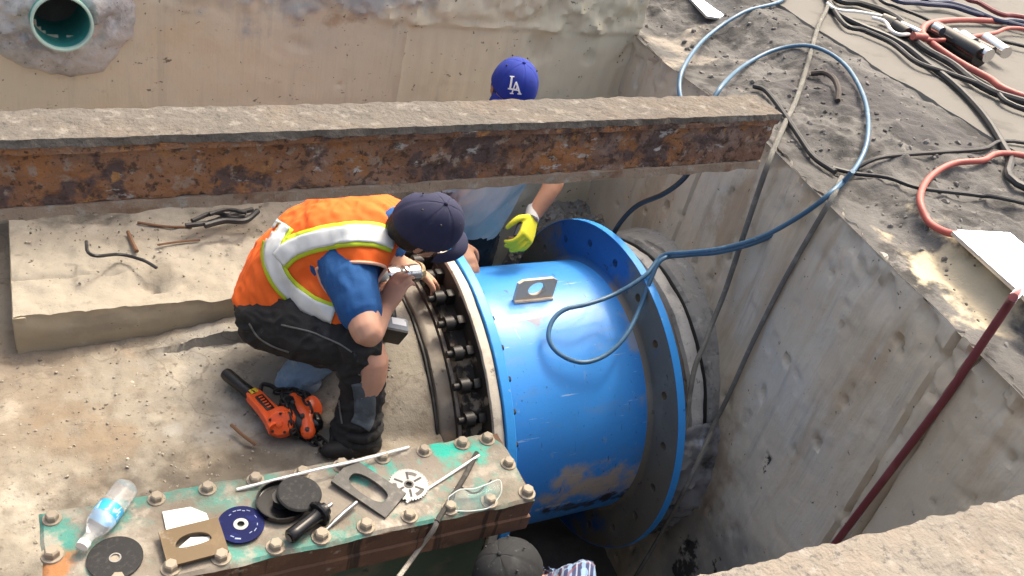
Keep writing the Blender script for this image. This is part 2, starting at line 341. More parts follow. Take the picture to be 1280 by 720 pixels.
STEEL_DARK = mat('dark_steel', (.15, .132, .112), .55, metal=.3, mix=[('n', 8, .5, .68, (.24, .21, .175), .8), ('n', 5, .55, .68, (.34, .30, .25), .75, (4, 1, 1)), ('blob', .25, .9, 1.1, (.30, .20, .11), .8, ((1.16, 1.86, -.1), (1, 1, 1))), ('n', 30, .6, .7, (.02, .017, .015), .8), ('n', 14, .65, .72, (.30, .22, .15), .5)], bump=[('n', 40, .35, .004)])
BLACK_RUB = mat('black_rubber', (.012, .012, .012), .6, mix=[('n', 20, .58, .75, (.05, .045, .04), .7)], bump=[('n', 60, .2, .003)])
PALE_FL = mat('dusty_flange', (.45, .41, .35), .9, mix=[('n', 14, .52, .68, (.30, .27, .23), .8), ('n', 40, .6, .7, (.12, .1, .085), .8), ('n', 25, .6, .72, (.58, .54, .48), .7)], bump=[('n', 60, .5, .005)])
BOLT_BLK = mat('bolt_black', (.012, .011, .011), .5, metal=.2, mix=[('n', 40, .6, .75, (.06, .05, .045), .7)])
PLATE = mat('platform_top', (.20, .175, .145), .85, mix=[
    ('n', 3.6, .50, .58, (.045, .25, .21), .8), ('n', 9, .50, .62, (.31, .28, .235), .9), ('n', 5, .54, .66, (.14, .118, .095), .85), ('n', 18, .57, .7, (.38, .345, .29), .8), ('n', 4, .52, .66, (.13, .105, .08), .75), ('n', 6, .58, .66, (.03, .20, .17), .7),
    ('blob', .2, .92, 1.1, (.015, .36, .28), .95, ((1.0, 1.60, .3), (.8, 1, 1))), ('blob', .17, .95, 1.1, (.02, .33, .27), .85, ((.72, 1.56, .3), (.6, 1, 1))), ('blob', .09, .95, 1.1, (.02, .30, .25), .8, ((.02, 1.40, .3), (1, 1, 1))),
    ('blob', .12, .85, 1.05, (.33, .135, .045), .9, ((-.06, 1.44, .3), (1.5, .7, 1))), ('blob', .10, .9, 1.1, (.17, .16, .145), .8, ((.02, 1.58, .3), (1, 1, 1))), ('n', 7, .67, .73, (.36, .19, .08), .8), ('n', 60, .62, .7, (.10, .085, .07), .8)],
    bump=[('n', 26, .5, .006), ('n', 80, .5, .004)])
PLATE_SIDE = mat('platform_side', (.115, .062, .04), .85, mix=[('n', 6, .48, .66, (.19, .10, .055), .8), ('n', 12, .58, .7, (.06, .035, .025), .85), ('n', 3, .58, .66, (.02, .015, .013), .8, (9, 1, .5)), ('n', 20, .62, .72, (.34, .29, .23), .8)], bump=[('n', 30, .5, .006)])
GREEN_BODY = mat('green_body', (.06, .085, .055), .7, mix=[('n', 6, .5, .7, (.14, .12, .085), .8), ('n', 16, .6, .7, (.03, .04, .03), .8)], bump=[('n', 30, .3, .004)])
BOLT_DUST = mat('bolt_dusty', (.29, .25, .195), .85, mix=[('n', 60, .5, .68, (.30, .25, .20), .8), ('n', 130, .6, .7, (.16, .12, .09), .7)], bump=[('n', 120, .4, .002)])
TEAL = mat('teal_pvc', (.055, .30, .27), .45, mix=[('n', 6, .55, .75, (.09, .36, .33), .6)])
TEAL_RIM = mat('teal_rim', (.42, .58, .50), .5)
ORANGE_V = mat('vest_orange', (.83, .135, .018), .85, mix=[('n', 12, .5, .75, (.72, .10, .012), .5), ('n', 7, .66, .8, (.45, .12, .04), .4)], bump=[('n', 25, .25, .006), ('w', 260, .08, .001)])
LIME = mat('tape_lime', (.50, .62, .03), .7, mix=[('n', 10, .55, .75, (.62, .52, .03), .5)])
SILVER = mat('tape_silver', (.66, .69, .70), .42, metal=.1, mix=[('n', 8, .5, .7, (.50, .54, .57), .6), ('m', 14, .8, 1.6, (.36, .38, .42), .6)], bump=[('m', 18, .4, .006), ('n', 40, .2, .003)])
TEE_BLUE = mat('tee_blue', (.012, .075, .235), .9, mix=[('n', 8, .5, .75, (.018, .10, .29), .6)], bump=[('n', 16, .4, .01), ('n', 200, .15, .001)])
TEE_GREY = mat('tee_grey', (.60, .53, .435), .9, mix=[('n', 6, .5, .75, (.50, .445, .37), .6)], bump=[('n', 12, .4, .012), ('n', 200, .15, .001)])
JEANS = mat('jeans_black', (.016, .016, .017), .92, mix=[('n', 9, .52, .74, (.045, .046, .048), .7), ('n', 24, .62, .72, (.12, .12, .118), .5)], bump=[('n', 18, .5, .01), ('n', 150, .2, .002)])
JEANS_PATCH = mat('jeans_faded', (.07, .085, .10), .92, mix=[('n', 14, .48, .68, (.15, .175, .20), .8), ('n', 30, .6, .7, (.03, .035, .04), .8)], bump=[('n', 22, .6, .01)])
DENIM = mat('denim_blue', (.20, .29, .40), .92, mix=[('n', 14, .48, .7, (.36, .43, .50), .8), ('n', 25, .6, .7, (.10, .13, .18), .7)], bump=[('n', 22, .6, .01)])
SKIN = mat('skin', (.50, .275, .19), .55, sss=.08, mix=[('n', 14, .5, .75, (.42, .205, .14), .5), ('n', 60, .62, .75, (.36, .17, .12), .4)], bump=[('n', 90, .12, .002)])
SKIN_DIRTY = mat('skin_dirty', (.17, .10, .08), .7, mix=[('n', 40, .5, .7, (.05, .038, .034), .8)])
SKIN_TAN = mat('skin_tan', (.36, .185, .115), .55, sss=.08, mix=[('n', 20, .5, .75, (.29, .14, .085), .5)])
HAIR = mat('hair', (.018, .013, .010), .7, bump=[('n', 120, .6, .004, (1, 1, .1))])
CAP_NAVY = mat('cap_navy', (.020, .023, .062), .85, mix=[('n', 10, .5, .75, (.034, .036, .085), .6), ('n', 40, .64, .75, (.08, .08, .11), .4)], bump=[('n', 180, .25, .001)])
CAP_BLUE = mat('cap_blue', (.010, .028, .25), .85, mix=[('n', 10, .5, .75, (.014, .04, .31), .6)], bump=[('n', 180, .25, .001)])
CAP_BLACK = mat('cap_black', (.015, .016, .018), .85, mix=[('n', 12, .5, .72, (.05, .052, .054), .7), ('n', 40, .62, .72, (.12, .12, .12), .5)], bump=[('n', 60, .4, .003)])
WHITE_TH = mat('white_thread', (.80, .80, .80), .8)
GLOVE_Y = mat('glove_yellow', (.56, .53, .03), .85, bump=[('n', 160, .4, .002)])
GLOVE_K = mat('glove_black', (.02, .022, .03), .8, bump=[('n', 90, .4, .002)])
GLOVE_G = mat('glove_cuff', (.42, .42, .42), .9, bump=[('n', 160, .4, .002)])
BOOT = mat('boot', (.013, .012, .012), .7, mix=[('n', 20, .55, .7, (.10, .09, .075), .6)], bump=[('n', 50, .3, .003)])
PLAID = mat('plaid', (.03, .04, .10), .9, mix=[('w', 9, .74, .84, (.22, .33, .48), .7, (0, 0, R_(35))), ('w', 9, .74, .86, (.22, .33, .48), .65, (0, R_(90), 0)), ('w', 9, .9, .96, (.16, .04, .04), .7, (0, R_(80), R_(10))), ('w', 9, .05, .02, (.35, .4, .5), .6, (0, 0, R_(35)))], bump=[('n', 22, .4, .008)])
HOIST_O = mat('hoist_orange', (.80, .105, .022), .4, coat=.2, mix=[('n', 30, .6, .72, (.45, .10, .04), .6), ('n', 50, .66, .72, (.08, .05, .04), .7)])
BLACK_PL = mat('black_plastic', (.010, .010, .011), .42, mix=[('n', 40, .58, .74, (.05, .047, .044), .6)])
BLACK_GLOSS = mat('black_gloss', (.008, .008, .009), .22, mix=[('n', 30, .62, .74, (.06, .056, .05), .6)])
CHAIN = mat('chain_steel', (.035, .033, .031), .45, metal=.5)
CHROME = mat('chrome', (.62, .62, .63), .22, metal=1, mix=[('n', 50, .55, .7, (.38, .37, .36), .6)])
STEEL = mat('raw_steel', (.34, .34, .34), .32, metal=.9, mix=[('n', 40, .55, .7, (.30, .29, .27), .7)])
TOOL_GREY = mat('tool_grey', (.20, .225, .25), .5, mix=[('n', 20, .55, .7, (.28, .30, .32), .6)])
LABEL_W = mat('label_white', (.75, .76, .77), .6, mix=[('v', 60, .25, .2, (.12, .13, .15), .6)])
DISC_BLK = mat('disc_black', (.018, .018, .019), .85, mix=[('n', 90, .5, .7, (.05, .048, .046), .7)], bump=[('n', 300, .6, .001)])
DISC_NAVY = mat('disc_navy', (.005, .008, .055), .7, spec=.15, mix=[('n', 20, .52, .66, (.012, .022, .13), .7)])
TAN_STEEL = mat('tan_steel', (.115, .08, .044), .6, metal=.3, mix=[('n', 12, .5, .7, (.18, .13, .075), .7), ('n', 26, .58, .7, (.13, .085, .05), .8), ('n', 9, .62, .7, (.28, .24, .18), .6)], bump=[('n', 60, .2, .002)])
DARK_PL = mat('dark_plate', (.075, .072, .068), .6, metal=.3, mix=[('n', 30, .5, .68, (.16, .15, .14), .8), ('n', 12, .6, .7, (.035, .033, .03), .8)], bump=[('n', 60, .4, .003)])
LUG_ST = mat('lug_steel', (.55, .47, .37), .8, metal=0.0, mix=[('n', 20, .5, .68, (.36, .26, .17), .8), ('n', 40, .6, .7, (.60, .54, .46), .7)], bump=[('n', 60, .3, .003)])
PAPER = mat('paper', (.66, .65, .62), .9, mix=[('n', 30, .6, .75, (.6, .58, .52), .5)])
BOTTLE = mat('bottle_plastic', (.93, .95, .97), .18, trans=.86, ior=1.2, bump=[('n', 25, .3, .004)])
BOTTLE_CAP = mat('bottle_cap', (.80, .82, .83), .4)
BLABEL = mat('bottle_label', (.03, .36, .70), .35, mix=[('n', 40, .56, .60, (.75, .85, .9), .8, (1, 1, 3))])
CLEAR = mat('clear_lens', (.88, .95, .95), .08, trans=.95, ior=1.12)
HOSE_BLUE = mat('hose_blue', (.055, .13, .215), .38, mix=[('n', 12, .55, .72, (.17, .27, .36), .6), ('n', 40, .62, .72, (.3, .33, .36), .5)])
CABLE_BLK = mat('cable_black', (.016, .016, .019), .5, mix=[('n', 14, .52, .7, (.06, .06, .062), .7)])
CABLE_NAVY = mat('cable_navy', (.022, .032, .075), .5, mix=[('n', 14, .55, .7, (.06, .07, .12), .6)])
ROPE = mat('rope_grey', (.16, .155, .14), .9, mix=[('n', 25, .5, .7, (.28, .27, .245), .7), ('n', 6, .56, .7, (.06, .058, .055), .7)], bump=[('w', 90, .5, .003, (R_(30), R_(40), 0))])
ROPE_DUST = mat('rope_dusty', (.34, .31, .27), .95, mix=[('n', 60, .5, .66, (.20, .18, .155), .8), ('n', 30, .6, .7, (.48, .45, .40), .7)], bump=[('n', 120, .7, .003)])
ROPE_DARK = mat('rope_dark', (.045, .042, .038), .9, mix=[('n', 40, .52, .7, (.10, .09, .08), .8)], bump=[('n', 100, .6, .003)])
HOSE_RED = mat('hose_red', (.36, .085, .070), .5, mix=[('n', 12, .55, .72, (.46, .17, .14), .6)])
HOSE_MAROON = mat('hose_maroon', (.15, .03, .035), .5, mix=[('n', 12, .52, .72, (.25, .075, .08), .6)])
WHITE_C = mat('cable_white', (.72, .71, .70), .5)
PLASTIC_W = mat('plastic_wrap', (.30, .31, .33), .25, metal=.3, mix=[('m', 5, .7, 1.4, (.45, .46, .48), .8), ('n', 6, .5, .64, (.03, .03, .034), .85), ('n', 9, .62, .7, (.6, .6, .6), .6)], bump=[('m', 9, .9, .03), ('m', 22, .6, .012)])
STICK = mat('stick', (.16, .085, .05), .9)
LED = mat('led_diffuser', (.9, .9, .9), .4, emit=((.95, .97, 1.0), 7.0))
ALU = mat('aluminium', (.6, .6, .6), .4, metal=.8)
STONE = mat('stones', (.30, .265, .215), .95, mix=[('n', 14, .45, .65, (.12, .105, .09), .8), ('n', 6, .55, .7, (.46, .42, .36), .8)], bump=[('n', 60, .4, .004)])
GRAVEL = mat('gravel', (.21, .205, .195), .95, mix=[('n', 18, .5, .65, (.34, .335, .325), .8), ('n', 30, .58, .68, (.07, .068, .066), .8)], bump=[('n', 50, .7, .012), ('n', 130, .5, .004)])
PIT_DARK = mat('pit_mud', (.13, .12, .11), .7, mix=[('n', 4, .5, .7, (.20, .185, .165), .7)], bump=[('n', 20, .5, .02)])
WATCH_M = mat('watch_gold', (.50, .42, .27), .4, metal=.5)

# ------------------------------------------------------------------ setting
NOHOLE = None
# back wall
def fback(a, b):
    x = -1.75+a*(2.535+1.75); z = -1.0+b*2.2
    y = 3.38-(x-.4)*0.0
    d = .006*nz(x*2, z*2, 1)+.0025*nz(x*14, z*14, 5)
    rough = sm(.86, .93, z+.05*nz(x*2.5, 0, 3))*(.4+.6*sm(.3, 1.4, x))
    d += rough*(.034*nz(x*9, z*9, 7, 5)+.012*nz(x*28, z*28, 8, 3)+.012)
    seam = math.exp(-((x-1.384-.012*nz(0, z*7, 2))/.011)**2)*(1 if z < .9 else 0)
    d += seam*(.012+.008*nz(x*30, z*22, 4))
    if x > 1.384: d -= .006-.0018*math.sin(x*95+nz(x*3, z, 8)*2)*sm(.9, .8, z)
    if x > 1.384: d += .012*math.exp(-((z-.885-.01*nz(x*5, 0, 9))/.012)**2)
    hole = max(0, nz(x*3.1, z*3.1, 20, 2)-.62)*.12
    # two tie holes
    for hx, hz, hr in ((2.02, .73, .028), (2.3, .75, .03), (1.12, .6, .012)):
        q = math.hypot(x-hx, z-hz); d -= .012*math.exp(-(q/hr)**4)
    return (x, y-d+hole, z)
vs, fs = grid(fback, 330, 165)
pc = ony(74, 20, 3.36)
fs = [q for q in fs if math.hypot(vs[q[0]][0]-pc.x, vs[q[0]][2]-pc.z) > .092]
wall = thing('pit_wall', 'beige sunlit concrete back wall of the pit behind the rusted beam', 'wall', (.4, 3.38, 0))
mk('concrete_face', vs, fs, CONC_BACK, wall)
MB().box((.39, 3.70, .1), (4.28, .2, 2.18)).build('wall_core', CONC_SLAB, wall, False)
# mortar ring and teal pipe in the back wall
pc = ony(74, 20, 3.36)
def fmort(a, b):
    th = a*2*math.pi; q = b
    rr = .095+q*(.155+.03*nz(math.cos(th)*2, math.sin(th)*2, 3))
    x = pc.x+math.cos(th)*rr; z = pc.z+math.sin(th)*rr*.93
    d = .05*(1-q)**.7+.012+(.03*nz(x*16, z*16, 9, 5)*(1-q*q))-.014*sm(.85, 1, q)
    return (x, 3.38-d, z)
vs, fs = grid(fmort, 72, 20)
mk('mortar_patch', vs, fs, MORTAR, wall)
tp = thing('drain_pipe', 'teal plastic pipe stub set in grey mortar in the back wall', 'pipe', tuple(pc))
dirp = V((.08, -1, .06))
MB().lathe([(-.12, .098), (.075, .098), (.078, .098)], pc, dirp, 40, cap=False).lathe([(-.205, .088), (.07, .088)], pc, dirp, 40, cap=False).build('pipe_wall', TEAL, tp)
MB().lathe([(.066, .0875), (.082, .089), (.084, .0935), (.082, .0985), (.068, .0985)], pc, dirp, 40, cap=False).build('pipe_rim', TEAL_RIM, tp)
MB().lathe([(-.20, .089), (-.202, .001)], pc, dirp, 24).build('pipe_backing', PIT_DARK, tp)

# right wall
YA, YB = -.5, 3.40
def fright(a, b):
    y = YA+a*(YB-YA); z = -1.35+b*(2.32)
    top = .965+.012*nz(0, y*3, 2)+.008*nz(0, y*14, 3)-.085*sm(2.2, 3.3, y)
    z = -1.35+b*(top+1.35)
    x = WX0+WK*(y-WY0)
    d = .010*nz(y*2, z*2, 31)+.0032*nz(y*18, z*5, 35)+.002*nz(y*40, z*30, 37)
    for gy, gw in ((2.52, .006), (1.115, .005), (1.045, .005), (.55, .006)):
        d -= .028*math.exp(-((y-gy-.004*nz(0, z*9, 7))/gw)**2)*(.5+.5*nz(3, z*5, gy) + .3)
    d += .0007*math.sin(y*130+2*nz(y*4, z*1.5, 6))*sm(-.1, .5, z)
    d -= .02*sm(.90, 1.0, b)*sm(.25, .5, nz(y*11, z*11, 40)+.3)
    q = nz(y*13, z*11, 50, 3); d -= max(0, q-.52)*.07
    return (x-d, y, z)
vs, fs = grid(fright, 270, 165)
rwall = thing('pit_wall', 'grey brown shaded concrete wall on the right with red hose hanging down it', 'wall', (2.28, 1.72, 0))
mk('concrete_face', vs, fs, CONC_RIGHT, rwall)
# bank of broken concrete above the right wall
def bank_h(x, y):
    xw = WX0+WK*(y-WY0); t = x-xw
    e = .965-.085*sm(2.2, 3.3, y)
    h = e+.012*nz(x*4, y*4, 60)*sm(0, .1, t)
    ramp = sm(.14, .30, t+.07*nz(x*3, y*3, 61))
    h += .055*ramp*sm(.25, 1.0, t+.2)+.02*ramp
    r = .025+.975*sm(.02, .28, t)
    h += r*(.034*nz(x*3.0, y*3.0, 62, 5)+.013*nz(x*11, y*11, 63, 5))+.012*max(0, nz(x*19, y*19, 64, 2))*ramp
    h += .035*math.exp(-((t-.26-.04*nz(0, y*4, 66))/.045)**2)*sm(1.9, 1.5, y)*(1+nz(x*9, y*9, 67))
    k = sm(2.85, 3.2, x+.06*nz(x*3, y*3, 68)); h = h*(1-k)+(1.052+.012*nz(x*9, y*9, 69, 4))*k
    if t < .02: h = e-.004
    return h
def fbank(a, b):
    y = -.5+a*5.0; xw = WX0+WK*(y-WY0); x = xw-.004+b*(3.36-xw)
    h = bank_h(x, y)
    return (x, y, h)
vs, fs = grid(fbank, 400, 100)
struct(mk('rubble_bank', vs, fs, DIRT_BANK))
# flat slab and the ground round the pit
def fslab(a, b):
    y = -3+a*9.5; x = 3.22+.035*nz(0, y*4, 70, 6)*(1-b)+b*7
    return (x, y, 1.06+.002*nz(x*3, y*3, 71)-(.30 if b == 0 else 0)+.004*nz(x*2, y*2, 72))
vs, fs = grid(fslab, 240, 60)
struct(mk('concrete_slab', vs, fs, CONC_SLAB))
g = MB(); g.box((-5.9, 1, .5), (8.2, 24, 1.1)); g.box((4.0, 8.2, .5), (11.6, 8.78, 1.1)); g.box((2.0, -6.5, .5), (7.5, 11.6, 1.1)); g.box((8, -8, .5), (4.4, 9.9, 1.1))
struct(g.build('ground', CONC_SLAB, None, False))
# floor of the pit on the left
def mound(x, y):
    q = .585**2-(y-AY)**2
    h = max(0.0, AZ+math.sqrt(q)) if q > 0 else 0.0
    return h*sm(.62, 1.0, x+.05*nz(x*3, y*3, 80))
def floor_h(x, y):
    h = .020*nz(x*1.8, y*1.8, 81, 3)+.014*nz(x*6, y*6, 82, 5)+.007*nz(x*21, y*21, 83, 4)-.05*max(0, nz(x*4.3, y*4.3, 84, 4)-.35)
    k = sm(.8, 1.0, x)*sm(1.8, 2.0, y); h *= 1-.7*k
    if y > 2.5: h += .055*sm(.15, .6, x)*sm(2.1, 2.6, y)
    h -= .03*math.exp(-(((x-.05)/.22)**2+((y-1.86)/.10)**2))
    return h+mound(x, y)
def ffloor(a, b):
    x = -1.75+a*(1.125+1.75); y = 1.30+b*2.1
    if x > .6 and y < 1.66: y = 1.66
    z = floor_h(x, y)
    if a == 1 or (y <= 1.66 and x > .6): z = -1.35 if (a == 1 and False) else z
    return (x, y, z)
vs, fs = grid(ffloor, 230, 168)
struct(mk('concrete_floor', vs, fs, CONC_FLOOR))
def ffl2(a, b):
    x = -1.75+a*2.1; y = -.4+b*1.705; return (x, y, floor_h(x, y)-.003)
vs, fs = grid(ffl2, 90, 70)
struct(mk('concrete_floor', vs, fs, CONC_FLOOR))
def fedge(a, b):                                   # broken end of the encasement where the coupling starts
    y = 1.66+a*1.75; z0 = floor_h(1.125, y); return (1.125+.012*nz(y*9, b*7, 88), y, z0-b*(z0+1.35))
vs, fs = grid(fedge, 90, 20); struct(mk('floor_edge', vs, fs, CONC_FLOOR))
e = MB(); e.box((.34, .5, -.7), (.02, 1.7, 1.36)); e.box((.73, 1.655, -.72), (.8, .02, 1.3))
struct(e.build('floor_edge', PIT_DARK, None, False))
def fpit(a, b):
    x = .3+a*2.3; y = -.5+b*3.95; return (x, y, -1.32+.05*nz(x*2, y*2, 90))
vs, fs = grid(fpit, 60, 90); struct(mk('pit_floor', vs, fs, PIT_DARK))
fw = MB(); fw.box((.4, -.52, -.1), (4.4, .1, 2.2)); fw.box((-1.78, 1.4, .2), (.1, 4.0, 1.7))
tag(fw.build('pit_wall', CONC_SLAB, None, False), 'plain concrete pit wall out of view below the camera', 'wall')
def frub(a, b):
    x = 1.13+a*1.45; y = 2.98+b*.42
    z = -.90+.86*sm(1.84, 2.30, x+.08*nz(x*3, y*3, 92))+.05*nz(x*5, y*5, 91, 5)+.02*nz(x*18, y*18, 95)
    return (x, y, z)
vs, fs = grid(frub, 130, 40); struct(mk('gravel_fill', vs, fs, GRAVEL))
# ledge along the back wall
def ledge():
    X0, X1, Y0, Y1, H = -.135, 1.12, 2.59, 3.385, .142
    t = thing('concrete_ledge', 'low raised concrete ledge along the back wall, rough on top', 'ledge', (X0, Y0, 0))
    def top(a, b):
        x = X0+a*(X1-X0); y = Y0+b*(Y1-Y0)
        z = H+(.014*nz(x*4, y*4, 100, 5)+.009*nz(x*15, y*15, 101, 5)) * sm(0, .08, b)
        z -= .05*math.exp(-(((x-.30)/.07)**2+((y-2.72)/.035)**2))*(1+.6*nz(x*20, y*20, 102))
        z -= .010*math.exp(-((y-2.80-.01*nz(x*4, 0, 3))/.008)**2)*sm(.35, .1, x)
        z += .07*sm(.55, 1.0, b)*(.5+.8*nz(x*4, y*4, 103, 5))*sm(.1, .5, x)
        if b < .08: y += (1-b/.08)*(.014*nz(x*7, 0, 104, 5)+.010); z -= (1-b/.08)*.012*max(0, nz(x*11, 3, 104, 4)+.25)
        return (x, y, z)
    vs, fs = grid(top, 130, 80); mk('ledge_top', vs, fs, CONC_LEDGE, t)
    def front(a, b):
        x = X0+a*(X1-X0); z = -.03+b*(H+.03)
        d = .006*nz(x*5, z*8, 105, 5)+sm(.6, 1, b)*(.014*nz(x*7, 0, 104, 5)+.010)
        return (x, Y0+d, z-(.012*max(0, nz(x*11, 3, 104, 4)+.25) if b == 1 else 0))
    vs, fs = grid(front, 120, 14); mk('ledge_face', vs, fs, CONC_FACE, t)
    MB().box((X0-.004+.02, (Y0+Y1)/2+.003, H/2-.006), (.04, Y1-Y0-.008, H-.006), None, .004).build('ledge_end', CONC_FACE, t)
ledge()
# ------------------------------------------------------------------ beams
def beam(name, label, A, B, h, wdt, crust, seed):
    """A, B: bottom front edge ends; wdt to +Y"""
    t = thing(name, label, 'beam', A); A = V(A); B = V(B); L = (B-A).length; n = int(L/.012)
    ux = (B-A)/L; up = V((0, 0, 1)); uy = up.cross(ux).normalized()
    def part(nm, prof, m, amp, fr):
        rs = []
        P = []
        for i in range(len(prof)):
            p, q = prof[i], prof[(i+1) % len(prof)]; k = max(1, int(math.dist(p, q)/.012))
            P += [(p[0]+(q[0]-p[0])*j/k, p[1]+(q[1]-p[1])*j/k) for j in range(k)]
        cx = sum(p[0] for p in P)/len(P); cz = sum(p[1] for p in P)/len(P)
        for i in range(n+1):
            ring = []
            for (py, pz) in P:
                q = A+ux*(L*i/n)+uy*py+up*pz
                dd = amp*nz(q.x*fr, q.y*fr+seed, q.z*fr, 4)
                dr = V((0, 0, 0))+uy*(py-cx)+up*(pz-cz)*1.5
                if dr.length > 0: q = q+dr.normalized()*dd
                ring.append(q)
            rs.append(ring)
        MB().rings(rs).build(nm, m, t, True)
    part('bottom_flange', [(.006, 0), (wdt, 0), (wdt, .028), (.006, .028)], RUST_DRY, .008, 14)
    part('web', [(.014, .029), (wdt-.014, .029), (wdt-.014, h-.034), (.014, h-.034)], RUST, .010, 21)
    part('top_flange', [(0, h-.033), (wdt, h-.033), (wdt, h-.016), (0, h-.016)], RUST, .006, 14)
    part('concrete_crust', [(-.004, h-.015), (wdt+.004, h-.015), (wdt+.002, h+.004), (0, h+.004)], crust, .009, 22)
    return t
bb0 = ony(0, 278, 1.93); bb1 = ony(940, 213, 1.945)
dx = (bb1-bb0)/(bb1.x-bb0.x)
beam('steel_beam', 'long rusted steel beam crossing the pit with grey crust on its top', tuple(bb0-dx*1.75), tuple(bb1+dx*.03), .20, .135, CRUST, 0)
f0 = onz(880, 722, 1.16); f1 = onz(1280, 622, 1.16)
dx = (f1-f0)/(f1.x-f0.x); a0 = f0-dx*1.5-V((0, .17, .2)); a1 = f1+dx*1.2-V((0, .17, .2))
beam('steel_beam', 'nearest beam at the lower right corner, covered in pale rough crust', tuple(a0), tuple(a1), .20, .17, CRUST_LIT, 5)

# ------------------------------------------------------------------ blue pipe spool
AX = V((1, 0, 0)); OC = V((0, AY, AZ))
def holed_ring(mb, x0, x1, ro, ri, rh, hr, n, ph):
    rows = {}
    K = 16
    for s_ in range(n):
        th0 = ph+2*math.pi*s_/n; ht = math.pi/n
        inner = []; outer = []; flag = []
        for k in range(K):
            a = 2*math.pi*k/K+math.pi/4*0; c, q = math.cos(a), math.sin(a); mx = max(abs(c), abs(q)); ec, eq = c/mx, q/mx
            rr = rh+eq*((ro-rh) if eq > 0 else (rh-ri)); tt = th0+ec*ht
            outer.append((rr, tt)); flag.append(1 if eq > .999 else (-1 if eq < -.999 else 0))
            inner.append((rh*math.cos(0)+hr*q, th0+hr*c/rh))
        def P(rt, x): r, t = rt; return V((x, AY-math.cos(t)*r, AZ+math.sin(t)*r))
        vs = [P(p, x0) for p in inner]+[P(p, x0) for p in outer]+[P(p, x1) for p in inner]+[P(p, x1) for p in outer]
        fs = []
        for k in range(K):
            j = (k+1) % K
            fs += [(k, j, K+j, K+k), (2*K+k, 3*K+k, 3*K+j, 2*K+j), (k, 2*K+k, 2*K+j, j)]
            if flag[k] == flag[j] and flag[k] != 0: fs.append((K+k, K+j, 3*K+j, 3*K+k))
        mb.add(vs, fs)
    return mb
sp = thing('pipe_spool', 'bright blue flanged pipe section in the middle of the pit', 'pipe', (1.7, AY, AZ-.73))
XL, XR = 1.345, 2.035
prof = [(XL-.03, .549), (XL+.02, .55), (XL+.3, .552), (XR-.05, .55), (XR, .553), (XR+.03, .552)]
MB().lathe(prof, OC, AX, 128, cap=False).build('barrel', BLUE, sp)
MB().lathe([(XL-.03, .53), (XR+.03, .53)], OC, AX, 64, cap=False).build('barrel_lining', STEEL_DARK, sp)
fl = MB(); holed_ring(fl, XR, XR+.032, .728, .554, .645, .0175, 20, R_(1.6)); fl.build('flange', FLFACE, sp, True, ang=25)
MB().lathe([(XR-.001, .7285), (XR-.0005, .7305), (XR+.0325, .7305), (XR+.033, .7285)], OC, AX, 128, cap=False).build('flange_rim', BLUE_EDGE, sp)
MB().lathe([(XR-.018, .551), (XR-.008, .556), (XR-.002, .568), (XR-.0005, .574)], OC, AX, 128, cap=False).build('weld_bead', FLFACE, sp)
MB().lathe([(XL-.034, .56), (XL-.034, .728), (XL-.031, .731), (XL, .731), (XL+.003, .728), (XL+.003, .56), (XL+.012, .552)], OC, AX, 128, cap=False, jit=.002).build('flange', BLUE_EDGE, sp)
# nuts behind the left flange
nutm = MB().lathe([(0, .018), (.02, .018), (.022, .011), (.036, .011)], (0, 0, 0), (0, 0, 1), 6)
nut0 = None
for k in range(36):
    t = R_(1.0+10*k); p = V((XL+.004, AY-math.cos(t)*.66, AZ+math.sin(t)*.66))
    if k == 0:
        nut0 = nutm.build('nut', BOLT_BLK, None, False); nut0.parent = sp; nut0.matrix_local = frame(p-LOC[sp.name], (1, 0, 0))
    else: inst(nut0, sp, frame(p-LOC[sp.name], (1, 0, 0)))
# lifting lug
lb = onp(664, 377, .55); lug = MB()
b0, b1 = onp(641, 377, .55), onp(689, 372, .55)
lu = (b1-b0); lw = lu.length; lu.normalize(); rad = (lb-V((lb.x, AY, AZ))).normalized(); rad = (rad-lu*rad.dot(lu)).normalized(); rad = (rad+V((.16, 0, 0))).normalized()
rad = V((.16, .20, 1)).normalized()
def lugplate(mb, o, ux, uy, wd, ht, th, hc, hrx, hry):
    nrm = ux.cross(uy).normalized(); K = 24; inn = []; out = []
    for k in range(K):
        a = 2*math.pi*(k+.5)/K; c, q = math.cos(a), math.sin(a); mx = max(abs(c), abs(q))
        inn.append((hc[0]+hrx*c, hc[1]+hry*q))
        out.append((wd*(c/mx)*.5, ht*.5+ht*.5*(q/mx)))
    for k in range(K):                              # square up the corners
        if abs(abs(out[k][0])-wd/2) < wd*.09 and (out[k][1] < ht*.09 or out[k][1] > ht*.91):
            out[k] = (math.copysign(wd/2, out[k][0]), 0 if out[k][1] < ht/2 else ht)
    P = lambda p, s_: o+ux*p[0]+uy*p[1]+nrm*s_*th/2
    vs = [P(p, s_) for s_ in (-1, 1) for p in inn+out]; fs = []
    for k in range(K):
        j = (k+1) % K
        fs += [(k, j, K+j, K+k), (2*K+k, 3*K+k, 3*K+j, 2*K+j), (k, 2*K+k, 2*K+j, j), (K+k, K+j, 3*K+j, 3*K+k)]
    mb.add(vs, fs)
lugplate(lug, (b0+b1)/2-rad*.005, lu, rad, lw, .095, .016, (.0, .055), .036, .027)
lug.build('lifting_lug', LUG_ST, sp, True, ang=30)
wb = MB(); wb.tube([b0-V((0, .01, -.004)), (b0+b1)/2-V((0, .012, -.004)), b1-V((0, .01, -.004))], .008, 8, 6); wb.build('weld_bead', LUG_ST, sp)
